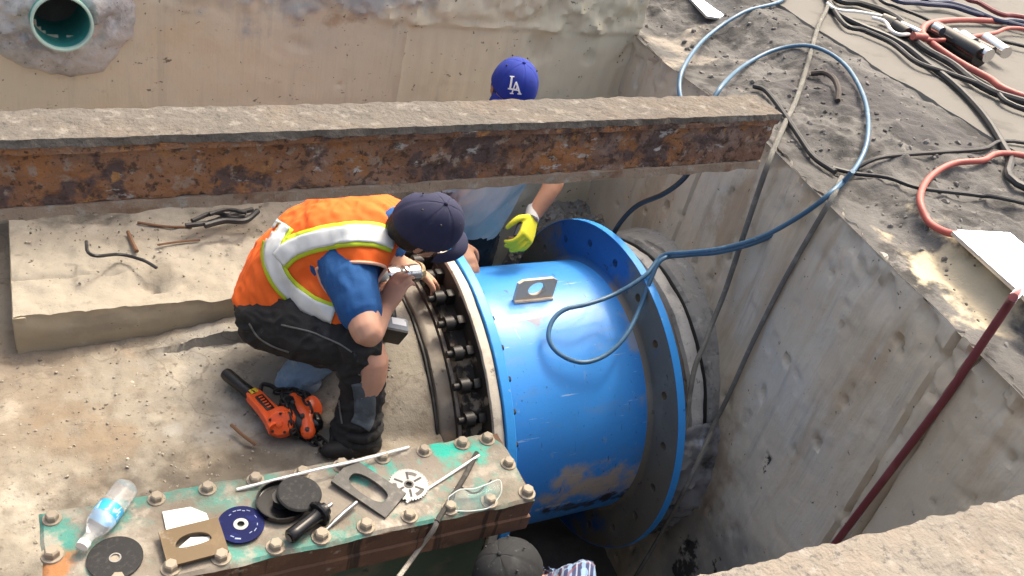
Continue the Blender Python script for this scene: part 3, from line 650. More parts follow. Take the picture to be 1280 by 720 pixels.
# mortar collar behind the right flange
cl = thing('pipe_stub', 'cracked pale mortar coated pipe stub entering the right wall behind the blue flange', 'pipe', (2.3, AY, AZ))
COLL = mat('collar_grey', (.30, .29, .27), .9, mix=[('n', 6, .48, .66, (.20, .195, .185), .8), ('n', 16, .56, .68, (.44, .43, .40), .8), ('n', 4, .55, .65, (.07, .068, .066), .8, (4, 1, 1)), ('n', 40, .6, .7, (.1, .095, .09), .8)], bump=[('n', 45, .7, .008), ('n', 14, .7, .02)])
MB().lathe([(2.068, .55), (2.075, .605), (2.10, .612), (2.13, .612), (2.15, .600), (2.165, .60)], OC, AX, 160, cap=False, jit=.006).build('mortar_coat', COLL, cl)
MB().lathe([(2.165, .585), (2.175, .635), (2.21, .64), (2.238, .628)], OC, AX, 160, cap=False, jit=.008).build('mortar_band', MORTAR, cl)
MB().lathe([(2.238, .60), (2.245, .63), (2.262, .652), (2.32, .656), (2.36, .66), (2.42, .67), (2.56, .68)], OC, AX, 160, cap=False, jit=.008).build('mortar_coat', COLL, cl)
MB().lathe([(2.236, .62), (2.240, .637), (2.248, .637), (2.252, .62)], OC, AX, 96, cap=False, jit=.004).build('rubber_seal', BLACK_RUB, cl)
MB().lathe([(2.153, .606), (2.157, .613), (2.172, .613), (2.175, .606)], OC, AX, 96, cap=False, jit=.006).build('steel_band', STEEL_DARK, cl)
pw = MB(); rs = []
for i in range(15):
    x = 2.085+.26*i/14; ring = []
    for j in range(60):
        a = R_(-62+88*j/59)
        r = .652+.028*(i/14)+.030*nz(x*9, a*5, 3, 4)+.02*abs(nz(x*20, a*11, 6, 3))
        r += .03*sm(0, -1, math.sin(a))
        ring.append(V((x+.03*nz(a*4, 2, x), AY-math.cos(a)*r, AZ+math.sin(a)*r)))
    rs.append(ring)
pw.rings(rs, False)
o = pw.build('plastic_sheet', PLASTIC_W, None); md = o.modifiers.new('t', 'SOLIDIFY'); md.thickness = .003
tag(o, 'crumpled silver and black plastic sheet wrapped round the pipe end at the wall', 'plastic sheet')
# ------------------------------------------------------------------ coupling on the left of the spool
cp = thing('pipe_coupling', 'dark bolted ring coupling with a dusty edge on the left of the blue pipe', 'coupling', (1.22, AY, AZ-.7))
MB().lathe([(1.268, .60), (1.268, .715), (1.272, .722), (1.303, .722), (1.308, .718), (1.308, .58)], OC, AX, 128, cap=False, jit=.006).build('flange_ring', PALE_FL, cp)
MB().lathe([(1.309, .70), (1.3095, .716), (1.3105, .70)], OC, AX, 96, cap=False).build('gasket', BLACK_RUB, cp)
MB().lathe([(1.20, .60), (1.205, .628), (1.215, .632), (1.24, .620), (1.266, .632), (1.2665, .714), (1.2675, .60)], OC, AX, 128, cap=False, jit=.004).build('gland', mat('gland', (.028, .024, .021), .8, mix=[('n', 9, .55, .62, (.30, .25, .185), .85), ('n', 30, .6, .7, (.012, .01, .01), .8)], bump=[('n', 40, .4, .006)]), cp)
MB().lathe([(1.122, .55), (1.123, .596), (1.128, .602), (1.150, .606), (1.180, .602), (1.182, .588), (1.187, .588), (1.188, .607), (1.200, .609), (1.202, .58)], OC, AX, 128, cap=False, jit=.003).build('steel_band', STEEL_DARK, cp)
MB().lathe([(1.108, .575), (1.113, .593), (1.120, .592), (1.123, .57)], OC, AX, 96, cap=False, jit=.006).build('rubber_lip', BLACK_RUB, cp)
stud = MB().lathe([(0, .013), (.045, .013), (.046, .028), (.078, .027), (.080, .014), (.100, .013)], (0, 0, 0), (0, 0, 1), 12)
s0 = None
bl = MB().box((0, 0, .018), (.05, .034, .03), None, .006)
for k in range(36):
    t = R_(1.0+10*k); p = V((1.268, AY-math.cos(t)*.662, AZ+math.sin(t)*.662)); M = frame(p-LOC[cp.name], (-1, 0, 0), (0, -math.cos(t), math.sin(t)))
    if k == 0:
        s0 = stud.build('stud', BOLT_BLK, None, True, ang=30); s0.parent = cp; s0.matrix_local = M
        c0 = bl.build('clip', BOLT_BLK, None); c0.parent = s0
    else: inst(s0, cp, M)

# ------------------------------------------------------------------ bolted platform and what lies on it
TZ = .30
PX0, PX1, PY0, PY1 = -.085, 1.152, 1.362, 1.632
pf = thing('steel_platform', 'flat rusted steel casting with bolts round its worn teal top', 'platform', (.53, 1.5, 0))
def ftop(a, b):
    x = PX0+a*(PX1-PX0); y = PY0+b*(PY1-PY0)
    ed = min(a*1.24, (1-a)*1.24, b*.27, (1-b)*.27)
    z = TZ-.008*sm(.006, 0, ed)
    x += .006*nz(x*8, y*8, 120)*sm(.02, 0, ed); y += .006*nz(x*8, y*8, 121)*sm(.02, 0, ed)
    if a > .93: x -= .03*sm(.93, 1, a)*sm(.78, 1, b)
    return (x, y, z+.0016*nz(x*12, y*12, 122, 5))
vs, fs = grid(ftop, 150, 34)
mk('top_plate', vs, fs, PLATE, pf)
def ring_pts(z, off, n=160):
    out = []
    for k in range(n):
        s_ = k/n*4; q = int(s_); f = s_-q
        c = [(PX0, PY0), (PX1, PY0), (PX1, PY1), (PX0, PY1)]; p = c[q]; r = c[(q+1) % 4]
        x = p[0]+(r[0]-p[0])*f; y = p[1]+(r[1]-p[1])*f
        cx, cy = (PX0+PX1)/2, (PY0+PY1)/2
        x = cx+(x-cx)*(1+off/.62); y = cy+(y-cy)*(1+off/.135)
        out.append(V((x+.003*nz(x*9, y*9, z*9), y+.004*nz(x*9, y*9, z*9+5), z)))
    return out
MB().rings([ring_pts(TZ-.009, -.002), ring_pts(TZ-.03, -.004), ring_pts(TZ-.075, -.006), ring_pts(TZ-.078, .001), ring_pts(TZ-.13, 0), ring_pts(TZ-.138, -.02)]).build('side_rim', PLATE_SIDE, pf, True, ang=30)
gb = MB(); gb.box((.56, 1.5, -.25), (1.0, .19, .82), None, .02); gb.box((.9, 1.5, -.98), (.34, .19, .66), None, .02); gb.build('cast_body', GREEN_BODY, pf)
hb = MB(); hb.lathe([(0, .0165), (.014, .0165), (.018, .013)], (0, 0, .004), (0, 0, 1), 6)
wsh = MB().lathe([(0, .024), (.005, .023)], (0, 0, -.001), (0, 0, 1), 16)
b0_ = None; k = 0
spots = [(PX0+.028+.1195*i, PY1-.026) for i in range(11)]+[(PX0+.028+.1195*i, PY0+.026) for i in range(11)]+[(PX0+.026, 1.497), (PX1-.03, 1.497)]
for (x, y) in spots:
    if (x > PX1-.06 and y > PY1-.05): x -= .035
    x += random.uniform(-.006, .006); y += random.uniform(-.004, .004)
    M = Matrix.Translation(V((x, y, TZ))-LOC[pf.name])@Matrix.Rotation(random.random()*3, 4, 'Z')@Matrix.Scale(random.uniform(.92, 1.1), 4)
    if b0_ is None:
        b0_ = hb.build('bolt', BOLT_DUST, None, False); b0_.parent = pf; b0_.matrix_local = M
        w0 = wsh.build('washer', BOLT_DUST, None); w0.parent = b0_
    else: inst(b0_, pf, M)

# water bottle, lying with its cap toward the lower left
p0 = onz(104, 681, TZ+.03); p1 = onz(160, 607, TZ+.034)
axb = (p1-p0).normalized()
bt = thing('water_bottle', 'clear plastic water bottle with blue label lying on the platform end', 'bottle', tuple(p0))
pr = [(0, .013), (.018, .013), (.02, .0125), (.03, .013), (.045, .022), (.06, .029), (.07, .031)]
L_ = (p1-p0).length
for i in range(14):
    q = .07+(L_-.085)*i/13; pr.append((q, .0315 if i % 2 else (.029 if q > .1 else .0312)))
pr += [(L_-.008, .030), (L_, .022), (L_+.001, .002)]
MB().lathe(pr, p0, axb, 32).build('bottle_body', BOTTLE, bt)
MB().lathe([(-.001, .002), (0, .0145), (.014, .0148), (.015, .0135)], p0-axb*.006, axb, 20).build('bottle_cap', BOTTLE_CAP, bt)
MB().lathe([(.083, .0322), (.115, .0322)], p0, axb, 32, cap=False).build('bottle_label', BLABEL, bt)
def disc(mb, c, r, ri, th, n=40, nrm=(0, 0, 1)):
    mb.lathe([(0, ri), (0, r), (th, r), (th, ri), (0, ri)], c, nrm, n, cap=False); return mb
c = onz(144, 698, TZ+.004)
d = thing('cutting_disc', 'plain matt black cutting disc at the left end of the platform', 'disc', tuple(c), 'abrasive discs on the platform')
disc(MB(), c, .0615, .011, .003).build('disc_plate', DISC_BLK, d); disc(MB(), c+V((0, 0, .0005)), .0135, .0105, .0034, 20).build('centre_ring', STEEL, d); MB().lathe([(0, .0104), (.0005, .0001)], c, (0, 0, 1), 16).build('hole_floor', BOLT_DUST, d)
# white card
q = [onz(u, v, TZ+.004) for u, v in ((203, 640), (238, 634), (258, 642), (262, 652), (208, 664))]
m = MB(); m.add(q+[p+V((0, 0, .0015)) for p in q], [(4, 3, 2, 1, 0), (5, 6, 7, 8, 9)]+[(i, (i+1) % 5, 5+(i+1) % 5, 5+i) for i in range(5)])
tag(m.build('paper_card', PAPER, None, False), 'small white card lying under the tan steel plate', 'card')
# tan plate with slot
o_ = onz(210, 711, TZ+.012); x_ = onz(286, 691, TZ+.012)-o_; y_ = onz(198, 667, TZ+.016)-o_
def flatplate(name, m_, label, cat, o_, x_, y_, hcx, hcy, hrx, hry, th, slot='half'):
    K = 32; ux, uy = x_, y_; up = x_.cross(y_).normalized(); inn = []; out = []
    for k in range(K):
        a = 2*math.pi*(k+.5)/K; c, s_ = math.cos(a), math.sin(a); mx = max(abs(c), abs(s_))
        if slot == 'half': ih = (hcx+hrx*c, hcy+hry*(s_ if s_ > 0 else s_*.35))
        else: ih = (hcx+hrx*math.copysign(abs(c)**.7, c), hcy+hry*math.copysign(abs(s_)**.9, s_))
        inn.append(ih); out.append([.5+.5*c/mx, .5+.5*s_/mx])
    for (cx, cy) in ((0, 0), (1, 0), (1, 1), (0, 1)):
        k = min(range(K), key=lambda i: math.hypot(out[i][0]-cx, out[i][1]-cy)); out[k] = [cx, cy]
    P = lambda p, z: o_+ux*p[0]+uy*p[1]+up*z
    vs = [P(p, z) for z in (0, th) for p in inn+out]; fs = []
    for k in range(K):
        j = (k+1) % K; fs += [(k, j, K+j, K+k), (2*K+k, 3*K+k, 3*K+j, 2*K+j), (k, 2*K+k, 2*K+j, j), (K+k, K+j, 3*K+j, 3*K+k)]
    return tag(mk(name, vs, fs, m_, None, True, 30), label, cat)
flatplate('steel_plate', TAN_STEEL, 'tan brown square steel plate with a half round slot, on a white card', 'plate', o_, x_, y_, .5, .48, .30, .26, .008)
m = MB(); q = [onz(u, v, TZ+.006) for u, v in ((198, 676), (280, 650), (291, 682), (214, 706))]
m.add(q+[p+V((0, 0, .004)) for p in q], [(3, 2, 1, 0), (4, 5, 6, 7)]+[(i, (i+1) % 4, 4+(i+1) % 4, 4+i) for i in range(4)])
m2 = [onz(u, v, TZ+.0115) for u, v in ((222, 686), (238, 672), (262, 671), (264, 682))]
m = MB().add(m2+[p+V((0, 0, .001)) for p in m2], [(3, 2, 1, 0), (4, 5, 6, 7)]+[(i, (i+1) % 4, 4+(i+1) % 4, 4+i) for i in range(4)])
tag(m.build('paper_scrap', PAPER, None, False), 'white paper scrap showing through the slot of the tan plate', 'paper')
# navy disc with print
c = onz(301, 656, TZ+.008); d = thing('cutting_disc', 'glossy navy printed disc beside the tan steel plate', 'disc', tuple(c), 'abrasive discs on the platform')
disc(MB(), c, .0575, .009, .003).build('disc_plate', DISC_NAVY, d); disc(MB(), c+V((0, 0, .0008)), .018, .009, .003, 24).build('centre_ring', STEEL, d)
pm = MB()
for k, (a, r, l, wd) in enumerate([(100, .044, .010, .004), (85, .044, .012, .004), (70, .042, .009, .004), (55, .045, .012, .003), (120, .04, .008, .004), (-40, .04, .013, .004), (-60, .036, .010, .004), (-110, .045, .018, .008), (-130, .042, .012, .005), (20, .042, .012, .003), (-15, .04, .009, .004)]):
    a = R_(a); pm.box(c+V((math.cos(a)*r, math.sin(a)*r, .0034)), (l*.8, wd*.55, .0006), Matrix.Rotation(a+1.57, 3, 'Z'))
pm.build('print_marks', mat('disc_print', (.22, .27, .40), .5), d, False)
# grinder guard with black backing disc
c = onz(352, 630, TZ+.004); d = thing('grinder_guard', 'black metal grinder guard holding a round black disc, left of the handle', 'grinder guard', tuple(c))
MB().lathe([(0, .02), (0, .063), (.003, .066), (.020, .066), (.020, .063), (.006, .061), (.004, .02)], c, (0, 0, 1), 48, R_(0), R_(360), cap=False).build('guard_shell', BLACK_GLOSS, d)
MB().lathe([(0, .022), (.026, .022), (.03, .026)], c, (0, 0, 1), 24).build('collar', BLACK_PL, d)
c2 = onz(374, 618, TZ+.035); MB().lathe([(0, .002), (0, .057), (.004, .058), (.008, .054), (.010, .03), (.006, .012), (.007, .001)], c2, (.08, -.05, 1), 48).build('backing_disc', DISC_BLK, d)
# side handle
a, b = onz(362, 672, TZ+.024), onz(402, 640, TZ+.030); d = thing('side_handle', 'black plastic grinder side handle in front of the guard', 'handle', tuple(a))
ax = (b-a).normalized(); L_ = (b-a).length
MB().lathe([(-.003, .004), (0, .017), (.004, .020), (.02, .0195), (L_*.6, .0185), (L_*.8, .019), (L_*.86, .021), (L_*.88, .034), (L_*.93, .036), (L_, .033), (L_+.004, .02), (L_+.016, .018)], a, ax, 32).build('grip', BLACK_GLOSS, d)
MB().lathe([(-.0035, .001), (-.0036, .0115)], a, ax, 24).build('end_hole', PIT_DARK, d)
MB().cyl(b, b+ax*.035, .006, 10).build('threaded_stud', STEEL, d)
# steel spindle with bent end
tag(MB().tube([onz(401, 668, TZ+.008), onz(414, 656, TZ+.009), onz(430, 641, TZ+.014), onz(446, 628, TZ+.02)], lambda t: .0045 if t < .35 else .0065, 10, 6).build('steel_spindle', STEEL, None), 'short steel spindle lying between side handle and dark plate', 'spindle')
# dark plate with oval hole
o_ = onz(414, 601, TZ+.02); x_ = onz(441, 572, TZ+.03)-o_; y_ = onz(482, 647, TZ+.008)-o_
flatplate('steel_plate', DARK_PL, 'dark grey steel plate with an oval slot, leaning on the saw blade', 'plate', o_, x_, y_, .48, .5, .27, .33, .012, 'oval')
# saw blade
c = onz(511, 606, TZ+.008); d = thing('saw_blade', 'shiny round saw blade with fine teeth beside the dark plate', 'saw blade', tuple(c))
m = MB(); K = 160; vs = []; 
for z in (0, .002):
    for k in range(K):
        a = 2*math.pi*k/K; r = .057 if k % 4 < 2 else .0528
        vs.append(c+V((math.cos(a)*r, math.sin(a)*r, z)))
    for k in range(K):
        a = 2*math.pi*k/K; vs.append(c+V((math.cos(a)*.009, math.sin(a)*.009, z)))
fs = []
for k in range(K):
    j = (k+1) % K; fs += [(k, j, K+j, K+k), (2*K+k, 3*K+k, 3*K+j, 2*K+j), (k, 2*K+k, 2*K+j, j), (K+k, K+j, 3*K+j, 3*K+k)]
m.add(vs, fs).build('blade', mat('blade_steel', (.20, .20, .205), .42, .7, mix=[('n', 60, .5, .7, (.2, .19, .18), .6)]), d, False)
disc(MB(), c+V((0, 0, .0022)), .0135, .0085, .001, 24).build('centre_ring', DARK_PL, d)
m = MB()
for k in range(6):
    a = R_(20+60*k); m.box(c+V((math.cos(a)*.031, math.sin(a)*.031, .0024)), (.026, .006, .0005), Matrix.Rotation(a, 3, 'Z'))
m.build('slot_marks', mat('blade_slot', (.03, .03, .03), .6), d, False)
m = MB()
for k in range(3):
    m.lathe([(.0023, .034), (.0023, .045), (.0026, .045), (.0026, .034)], c, (0, 0, 1), 10, R_(40+120*k), R_(85+120*k), ref=(1, 0, 0), cap=False)
m.build('print_marks', DARK_PL, d, False)
# rods
tag(MB().tube([onz(296, 612, TZ+.006), onz(360, 596, TZ+.022), onz(405, 585, TZ+.035), onz(450, 575, TZ+.03), onz(511, 559, TZ+.006)], .0042, 8, 3).build('welding_rod', WHITE_C, None), 'long white rod lying behind the guard and dark plate', 'rod', 'rods on the platform')
tag(MB().tube([onz(508, 628, TZ+.006), onz(550, 601, TZ+.007), onz(599, 569, TZ+.012)], .0036, 8, 3).build('welding_rod', WHITE_C, None), 'pale rod lying from the saw blade toward the blue pipe', 'rod', 'rods on the platform')
# rope over the edge
ed = onz(546, 652, TZ+.006)
tag(MB().tube([onz(596, 566, TZ+.006), onz(580, 597, TZ+.008), onz(562, 626, TZ+.008), ed], .0075, 8, 6).build('rope', ROPE_DARK, None), 'dark rope lying across the platform beside the safety glasses', 'rope', 'ropes')  # darker length of rope on the top plate
e1 = ed
tag(MB().tube([e1+V((.004, .006, .002)), V((e1.x-.006, PY0-.012, TZ-.02)), W(524, 686, (e1-V((0, 0, CAMZ))).length*.99), W(498, 722, 2.36)], .007, 8, 8).build('rope', ROPE_DUST, None), 'dusty pale rope hanging over the front edge of the platform', 'rope', 'ropes')
# safety glasses
d = thing('safety_glasses', 'clear safety glasses lying on the right end of the platform', 'glasses', tuple(onz(594, 622, TZ)))
def gl(u, v, z): return onz(u, v, TZ+z)
top = [gl(561, 621, .022), gl(575, 612, .03), gl(592, 611, .03), gl(607, 606, .032), gl(624, 600, .03)]
bot = [gl(563, 637, .004), gl(580, 639, .004), gl(596, 638, .004), gl(612, 634, .004), gl(623, 622, .006)]
A_, B_ = smooth_path(top, 6), smooth_path(bot, 6)
m = MB(); rs = [[a.lerp(b, t)+V((0, -.008*math.sin(t*3.14), .006*math.sin(t*3.14))) for t in (0, .25, .5, .75, 1)] for a, b in zip(A_, B_)]
m.rings(rs, False); o = m.build('lens', CLEAR, d); md = o.modifiers.new('t', 'SOLIDIFY'); md.thickness = .0015
MB().tube(top+[gl(627, 612, .02)]+bot[::-1]+[gl(560, 629, .012), top[0]], .0016, 6, 5).build('lens_rim', mat('glasses_rim', (.75, .8, .8), .2, trans=.3), d)
MB().tube([gl(577, 609, .03), gl(590, 617, .014), gl(602, 613, .016), gl(614, 600, .02)], .0026, 6, 5).build('strap', BLACK_PL, d)
MB().tube([gl(561, 622, .02), gl(566, 612, .01), gl(580, 601, .008)], .002, 6, 5).build('temple', CLEAR, d)

# ------------------------------------------------------------------ hoses, ropes and cables
GZ = 1.075
def bankp(u, v, r=.012):
    """point where the view ray meets the bank or slab, lifted by r"""
    z = 1.0
    for _ in range(14):
        p = onz(u, v, z)
        hz = 1.062 if p.x > 3.24 else bank_h(max(p.x, WX0+WK*(p.y-WY0)+.03), p.y)
        z = z*.4+(hz+r)*.6
    return onz(u, v, z)
def far(p): return [V((p.x+.8, p.y-.5, max(p.z, 1.07))), V((p.x+2.0, p.y-.9, max(p.z, 1.07))), V((p.x+3.4, p.y-.7, max(p.z, 1.07)))]
def back(p): return [V((p.x+1.6, p.y+2.2, max(p.z, 1.07))), V((p.x+.6, p.y+.9, max(p.z, 1.07)))]
RF = onx(806, 345, 2.05); RF = W(806, 345, (RF-V((0, 0, CAMZ))).length/np.linalg.norm(ray(806, 345))-.03)
def lerp_d(pts, da, db):
    n = len(pts)-1; return [W(u, v, da+(db-da)*i/n) for i, (u, v) in enumerate(pts)]
d_edge = bankp(1042, 238, .02); de = float((RM.T@np.array([d_edge.x, d_edge.y, d_edge.z-CAMZ]))[2])
dr = float((RM.T@np.array([RF.x, RF.y, RF.z-CAMZ]))[2])
hose = back(bankp(985, -8, .02))+[bankp(985, -8, .02), bankp(930, 15, .03), bankp(885, 45, .04), W(858, 78, 3.5), W(849, 108, 3.36), W(858, 140, 3.3), W(882, 138, 3.25), W(902, 108, 3.2), bankp(930, 82, .03), bankp(970, 62, .03), bankp(1015, 58, .03), bankp(1055, 80, .03), bankp(1080, 122, .03), bankp(1085, 168, .03), bankp(1072, 206, .03)]
hose += lerp_d([(1040, 240), (1000, 270), (950, 297), (900, 311), (858, 316), (828, 320)], de-.07, dr+.03)
lp = [(806, 345), (770, 367), (735, 380), (706, 387), (690, 402), (686, 424), (700, 443), (728, 453), (757, 444), (782, 420), (800, 385), (814, 348), (828, 324)]
def dpipe(u, v, off): 
    p = onp(u, v, .55); return float((RM.T@np.array([p.x, p.y, p.z-CAMZ]))[2])-off
offs = [None, None, .16, .12, .08, .055, .05, .05, .07, .11, None, None, None]
for (u, v), of in zip(lp, offs): hose.append(W(u, v, dr if of is None else min(dr+.02, dpipe(u, v, of))))
hose += lerp_d([(858, 319), (900, 315), (950, 301), (1000, 274), (1042, 241), (1066, 214)], dr+.02, de-.06)
tag(MB().tube(hose, .0090, 10, 6).build('air_hose', HOSE_BLUE, None), 'long blue hose looped over the bank and hanging down onto the blue pipe', 'hose')
tag(MB().tube([bankp(1070, 210, .02), bankp(1100, 197, .02), bankp(1150, 192, .02), bankp(1226, 187, .015), bankp(1290, 180, .015)]+far(bankp(1290, 180, .015)), .008, 8, 6).build('power_cable', CABLE_BLK, None), 'thin dark cable running right across the bank from the blue hose', 'cable', 'dark cables on the bank')
tag(MB().tube([bankp(1040, 210, .02), bankp(1070, 217, .02), bankp(1110, 222, .02), bankp(1150, 235, .02), bankp(1222, 244, .02), bankp(1290, 256, .02)]+far(bankp(1290, 256, .02)), .008, 8, 6).build('power_cable', CABLE_BLK, None), 'dark cable crossing the bank just above the red hose loop', 'cable', 'dark cables on the bank')
tag(MB().tube([bankp(943, 108, .02), bankp(958, 114, .02), bankp(980, 142, .02), bankp(1000, 172, .02), bankp(1018, 197, .02), bankp(1044, 215, .02)], .0105, 8, 6).build('power_cable', CABLE_BLK, None), 'thick dark cable running from the beam end down to the hose crossing', 'cable', 'dark cables on the bank')
tag(MB().tube([W(868, 205, 3.15), W(852, 226, 3.3), W(828, 243, 3.45), W(798, 256, 3.6), W(778, 275, 3.7), W(762, 300, 3.78)], .0105, 8, 6).build('power_cable', CABLE_BLK, None), 'dark cable hanging below the beam behind the blue flange', 'cable')
# ropes down the wall
tag(MB().tube(back(bankp(1036, -10, .02))+[bankp(1036, -10, .02), bankp(1022, 35, .02), bankp(1008, 85, .02), bankp(995, 125, .02), bankp(980, 157, .02), onw(962, 200, .03), onw(946, 245, .03), onw(926, 305, .03), onw(906, 365, .03), onp(890, 405, .745), onp(880, 432, .74), onp(869, 458, .715), onp(861, 500, .70), onp(855, 540, .70)], .0105, 8, 6).build('rope', ROPE, None), 'grey rope running from the slab edge past the beam end to the pipe', 'rope', 'ropes')
tag(MB().tube([bankp(1052, 222, .02), onw(1040, 247, .016), onw(1010, 298, .016), onw(975, 360, .016), onw(940, 430, .016), onw(912, 492, .02), onw(894, 528, .03), onp(878, 565, .74), onp(856, 612, .74), onw(826, 668, .12), onw(790, 728, .10)], .0095, 8, 6).build('rope', ROPE, None), 'grey rope hanging straight down the right wall into the dark pit', 'rope', 'ropes')
tag(MB().tube([bankp(1300, 352, .02), bankp(1282, 358, .03), onw(1268, 370, .03), onw(1260, 382, .02), onw(1222, 438, .02), onw(1180, 500, .02), onw(1112, 590, .02), onw(1048, 674, .02), onw(1010, 724, .02)], .0115, 10, 6).build('air_hose', HOSE_MAROON, None), 'dark red hose hanging down the right wall', 'hose', 'red hoses')
tag(MB().tube(far(bankp(1290, 196, .02))[::-1]+[bankp(1290, 196, .02), bankp(1226, 201, .02), bankp(1190, 205, .02), bankp(1162, 222, .02), bankp(1150, 248, .02), bankp(1160, 276, .02), bankp(1182, 290, .02), bankp(1206, 294, .02)], .0115, 10, 6).build('air_hose', HOSE_RED, None), 'light red hose curving in a loop on the bank', 'hose', 'red hoses')
tag(MB().tube(far(bankp(1290, 34, .02))[::-1]+[bankp(1290, 34, .02), bankp(1248, 27, .03), bankp(1200, 25, .03), bankp(1163, 29, .03), bankp(1153, 40, .03), bankp(1165, 54, .03), bankp(1195, 75, .02), bankp(1235, 97, .02), bankp(1290, 124, .02)]+far(bankp(1290, 124, .02)), .016, 10, 6).build('air_hose', HOSE_RED, None), 'red hose bent in a sharp U round the black tool on the slab', 'hose', 'red hoses')
tag(MB().tube([bankp(1140, 44, .03), bankp(1160, 50, .04), bankp(1195, 49, .05), bankp(1240, 42, .05), bankp(1290, 38, .04)]+far(bankp(1290, 38, .04)), .011, 10, 6).build('air_hose', HOSE_RED, None), 'short red hose tail lying across the black tool', 'hose', 'red hoses')
for i, (pts, r, m_, lab) in enumerate([
    ([(1034, -6), (1036, 6), (1052, 20), (1078, 33), (1110, 46), (1135, 60), (1160, 80), (1190, 103), (1216, 128), (1238, 155), (1262, 195), (1295, 240)], .015, CABLE_BLK, 'thick black cable nearest the slab edge, curving down to the right'),
    ([(1040, -6), (1075, 4), (1105, 14), (1128, 28), (1140, 46), (1158, 62), (1190, 80), (1228, 108), (1290, 130)], .017, CABLE_BLK, 'heavy black cable looping past the white plug on the slab'),
    ([(1050, 24), (1080, 38), (1115, 54), (1146, 78), (1180, 90), (1240, 112), (1290, 140)], .012, CABLE_BLK, 'thinner black cable between the two heavy ones on the slab'),
    ([(1095, -6), (1120, 8), (1150, 20), (1180, 34), (1215, 44), (1290, 60)], .010, CABLE_BLK, 'thin black cable passing over the bend of the red hose'),
    ([(1110, -6), (1150, 4), (1190, 8), (1222, 18), (1290, 36)], .014, CABLE_NAVY, 'navy cable at the top of the slab'),
    ([(1150, -4), (1185, 3), (1215, 12), (1250, 26), (1290, 30)], .014, CABLE_NAVY, 'second navy cable above the red hose'),
    ([(1200, -8), (1225, 4), (1252, 18), (1290, 24)], .014, HOSE_MAROON, 'dull red cable at the top right of the slab')]):
    tag(MB().tube(back(bankp(*pts[0], r+.006*i))+[bankp(u, v, r+.006*i) for u, v in pts]+far(bankp(*pts[-1], r+.006*i)), r, 8, 6).build('power_cable', m_, None), lab, 'cable', 'cables on the slab')
wc = thing('white_plug_lead', 'white lead with a plug among the black cables on the slab', 'lead', tuple(bankp(1100, 22)))
MB().tube([bankp(u, v, .03) for u, v in ((1034, 4), (1046, 12), (1075, 15), (1102, 20))], .008, 8, 6).build('lead', WHITE_C, wc)
MB().tube([bankp(u, v, .03) for u, v in ((1090, 22), (1106, 27), (1114, 38), (1124, 43), (1136, 43))], .009, 8, 6).build('lead', WHITE_C, wc)
a, b = bankp(1103, 22, .03), bankp(1118, 28, .03); MB().cyl(a, b, .024, 12).build('plug', mat('plug_grey', (.22, .20, .17), .6), wc)
a, b = bankp(1118, 32, .03), bankp(1134, 42, .03); MB().cyl(a, b, .03, 12).build('socket', BLACK_PL, wc)
cr_ = thing('chrome_coupler', 'small chrome hose coupler with red band beside the black tool', 'coupler', tuple(bankp(1140, 38)))
MB().cyl(bankp(1126, 30, .04), bankp(1150, 41, .04), .016, 12).build('coupler_body', CHROME, cr_)
MB().cyl(bankp(1141, 45, .045), bankp(1157, 47, .045), .02, 12).build('red_band', HOSE_RED, cr_)
bt_ = thing('air_tool', 'black pipe-like tool with chrome ferrules lying inside the red hose', 'tool', tuple(bankp(1200, 55)))
a, b = bankp(1166, 36, .05), bankp(1226, 72, .05); ax = (b-a).normalized(); L_ = (b-a).length
MB().lathe([(0, .03), (.01, .045), (L_*.55, .05), (L_*.9, .055), (L_, .05)], a, ax, 20).build('tool_body', BLACK_GLOSS, bt_)
MB().cyl(bankp(1168, 33, .09), bankp(1178, 39, .09), .02, 12).build('tool_knob', CHROME, bt_)
for (u0, v0, u1, v1, r) in ((1202, 46, 1216, 56, .035), (1222, 62, 1236, 70, .035), (1232, 48, 1258, 66, .03), (1192, 40, 1200, 46, .02)):
    MB().cyl(bankp(u0, v0, .07), bankp(u1, v1, .07), r, 14).build('ferrule', CHROME, bt_)
MB().cyl(bankp(1212, 52, .07), bankp(1240, 66, .07), .03, 14).build('tool_sleeve', BLACK_PL, bt_)
# bent rebar stub and pebble
tag(MB().tube([bankp(1014, 92, .02), bankp(1030, 91, .03), bankp(1042, 98, .035), bankp(1048, 112, .03), bankp(1047, 126, .01)], .012, 8, 6).build('rebar_hook', mat('rebar', (.055, .045, .04), .8, bump=[('n', 60, .5, .004)]), None), 'bent dark rebar hook sticking out of the rubble bank', 'rebar')
# LED work lights on the bank
def led(pts, zl, label):
    P = [onz(u, v, zl) for u, v in pts]
    a = (P[0]+P[3])/2; b = (P[1]+P[2])/2; ax = (b-a); L_ = ax.length; ax.normalize(); c = (a+b)/2
    wd = ((P[0]-P[3]).cross(ax).length+(P[1]-P[2]).cross(ax).length)/2
    t = thing('work_light', label, 'work light', tuple(c-V((0, 0, .1))))
    rot = Matrix.Rotation(math.atan2(ax.y, ax.x), 3, 'Z')
    MB().box(c-V((0, 0, .012)), (L_+.02, wd+.012, .014), rot, .003).build('housing', ALU, t)
    MB().box(c+V((0, 0, .001)), (L_, wd, .010), rot, .003).build('diffuser', LED, t)
led([(1226, 266), (1360, 372), (1366, 446), (1232, 318)], 1.075, 'lit white work light strip on the bank at the right edge')
led([(872, -22), (905, 16), (893, 24), (852, -14)], .985, 'lit white work light strip at the top of the bank behind the beam')

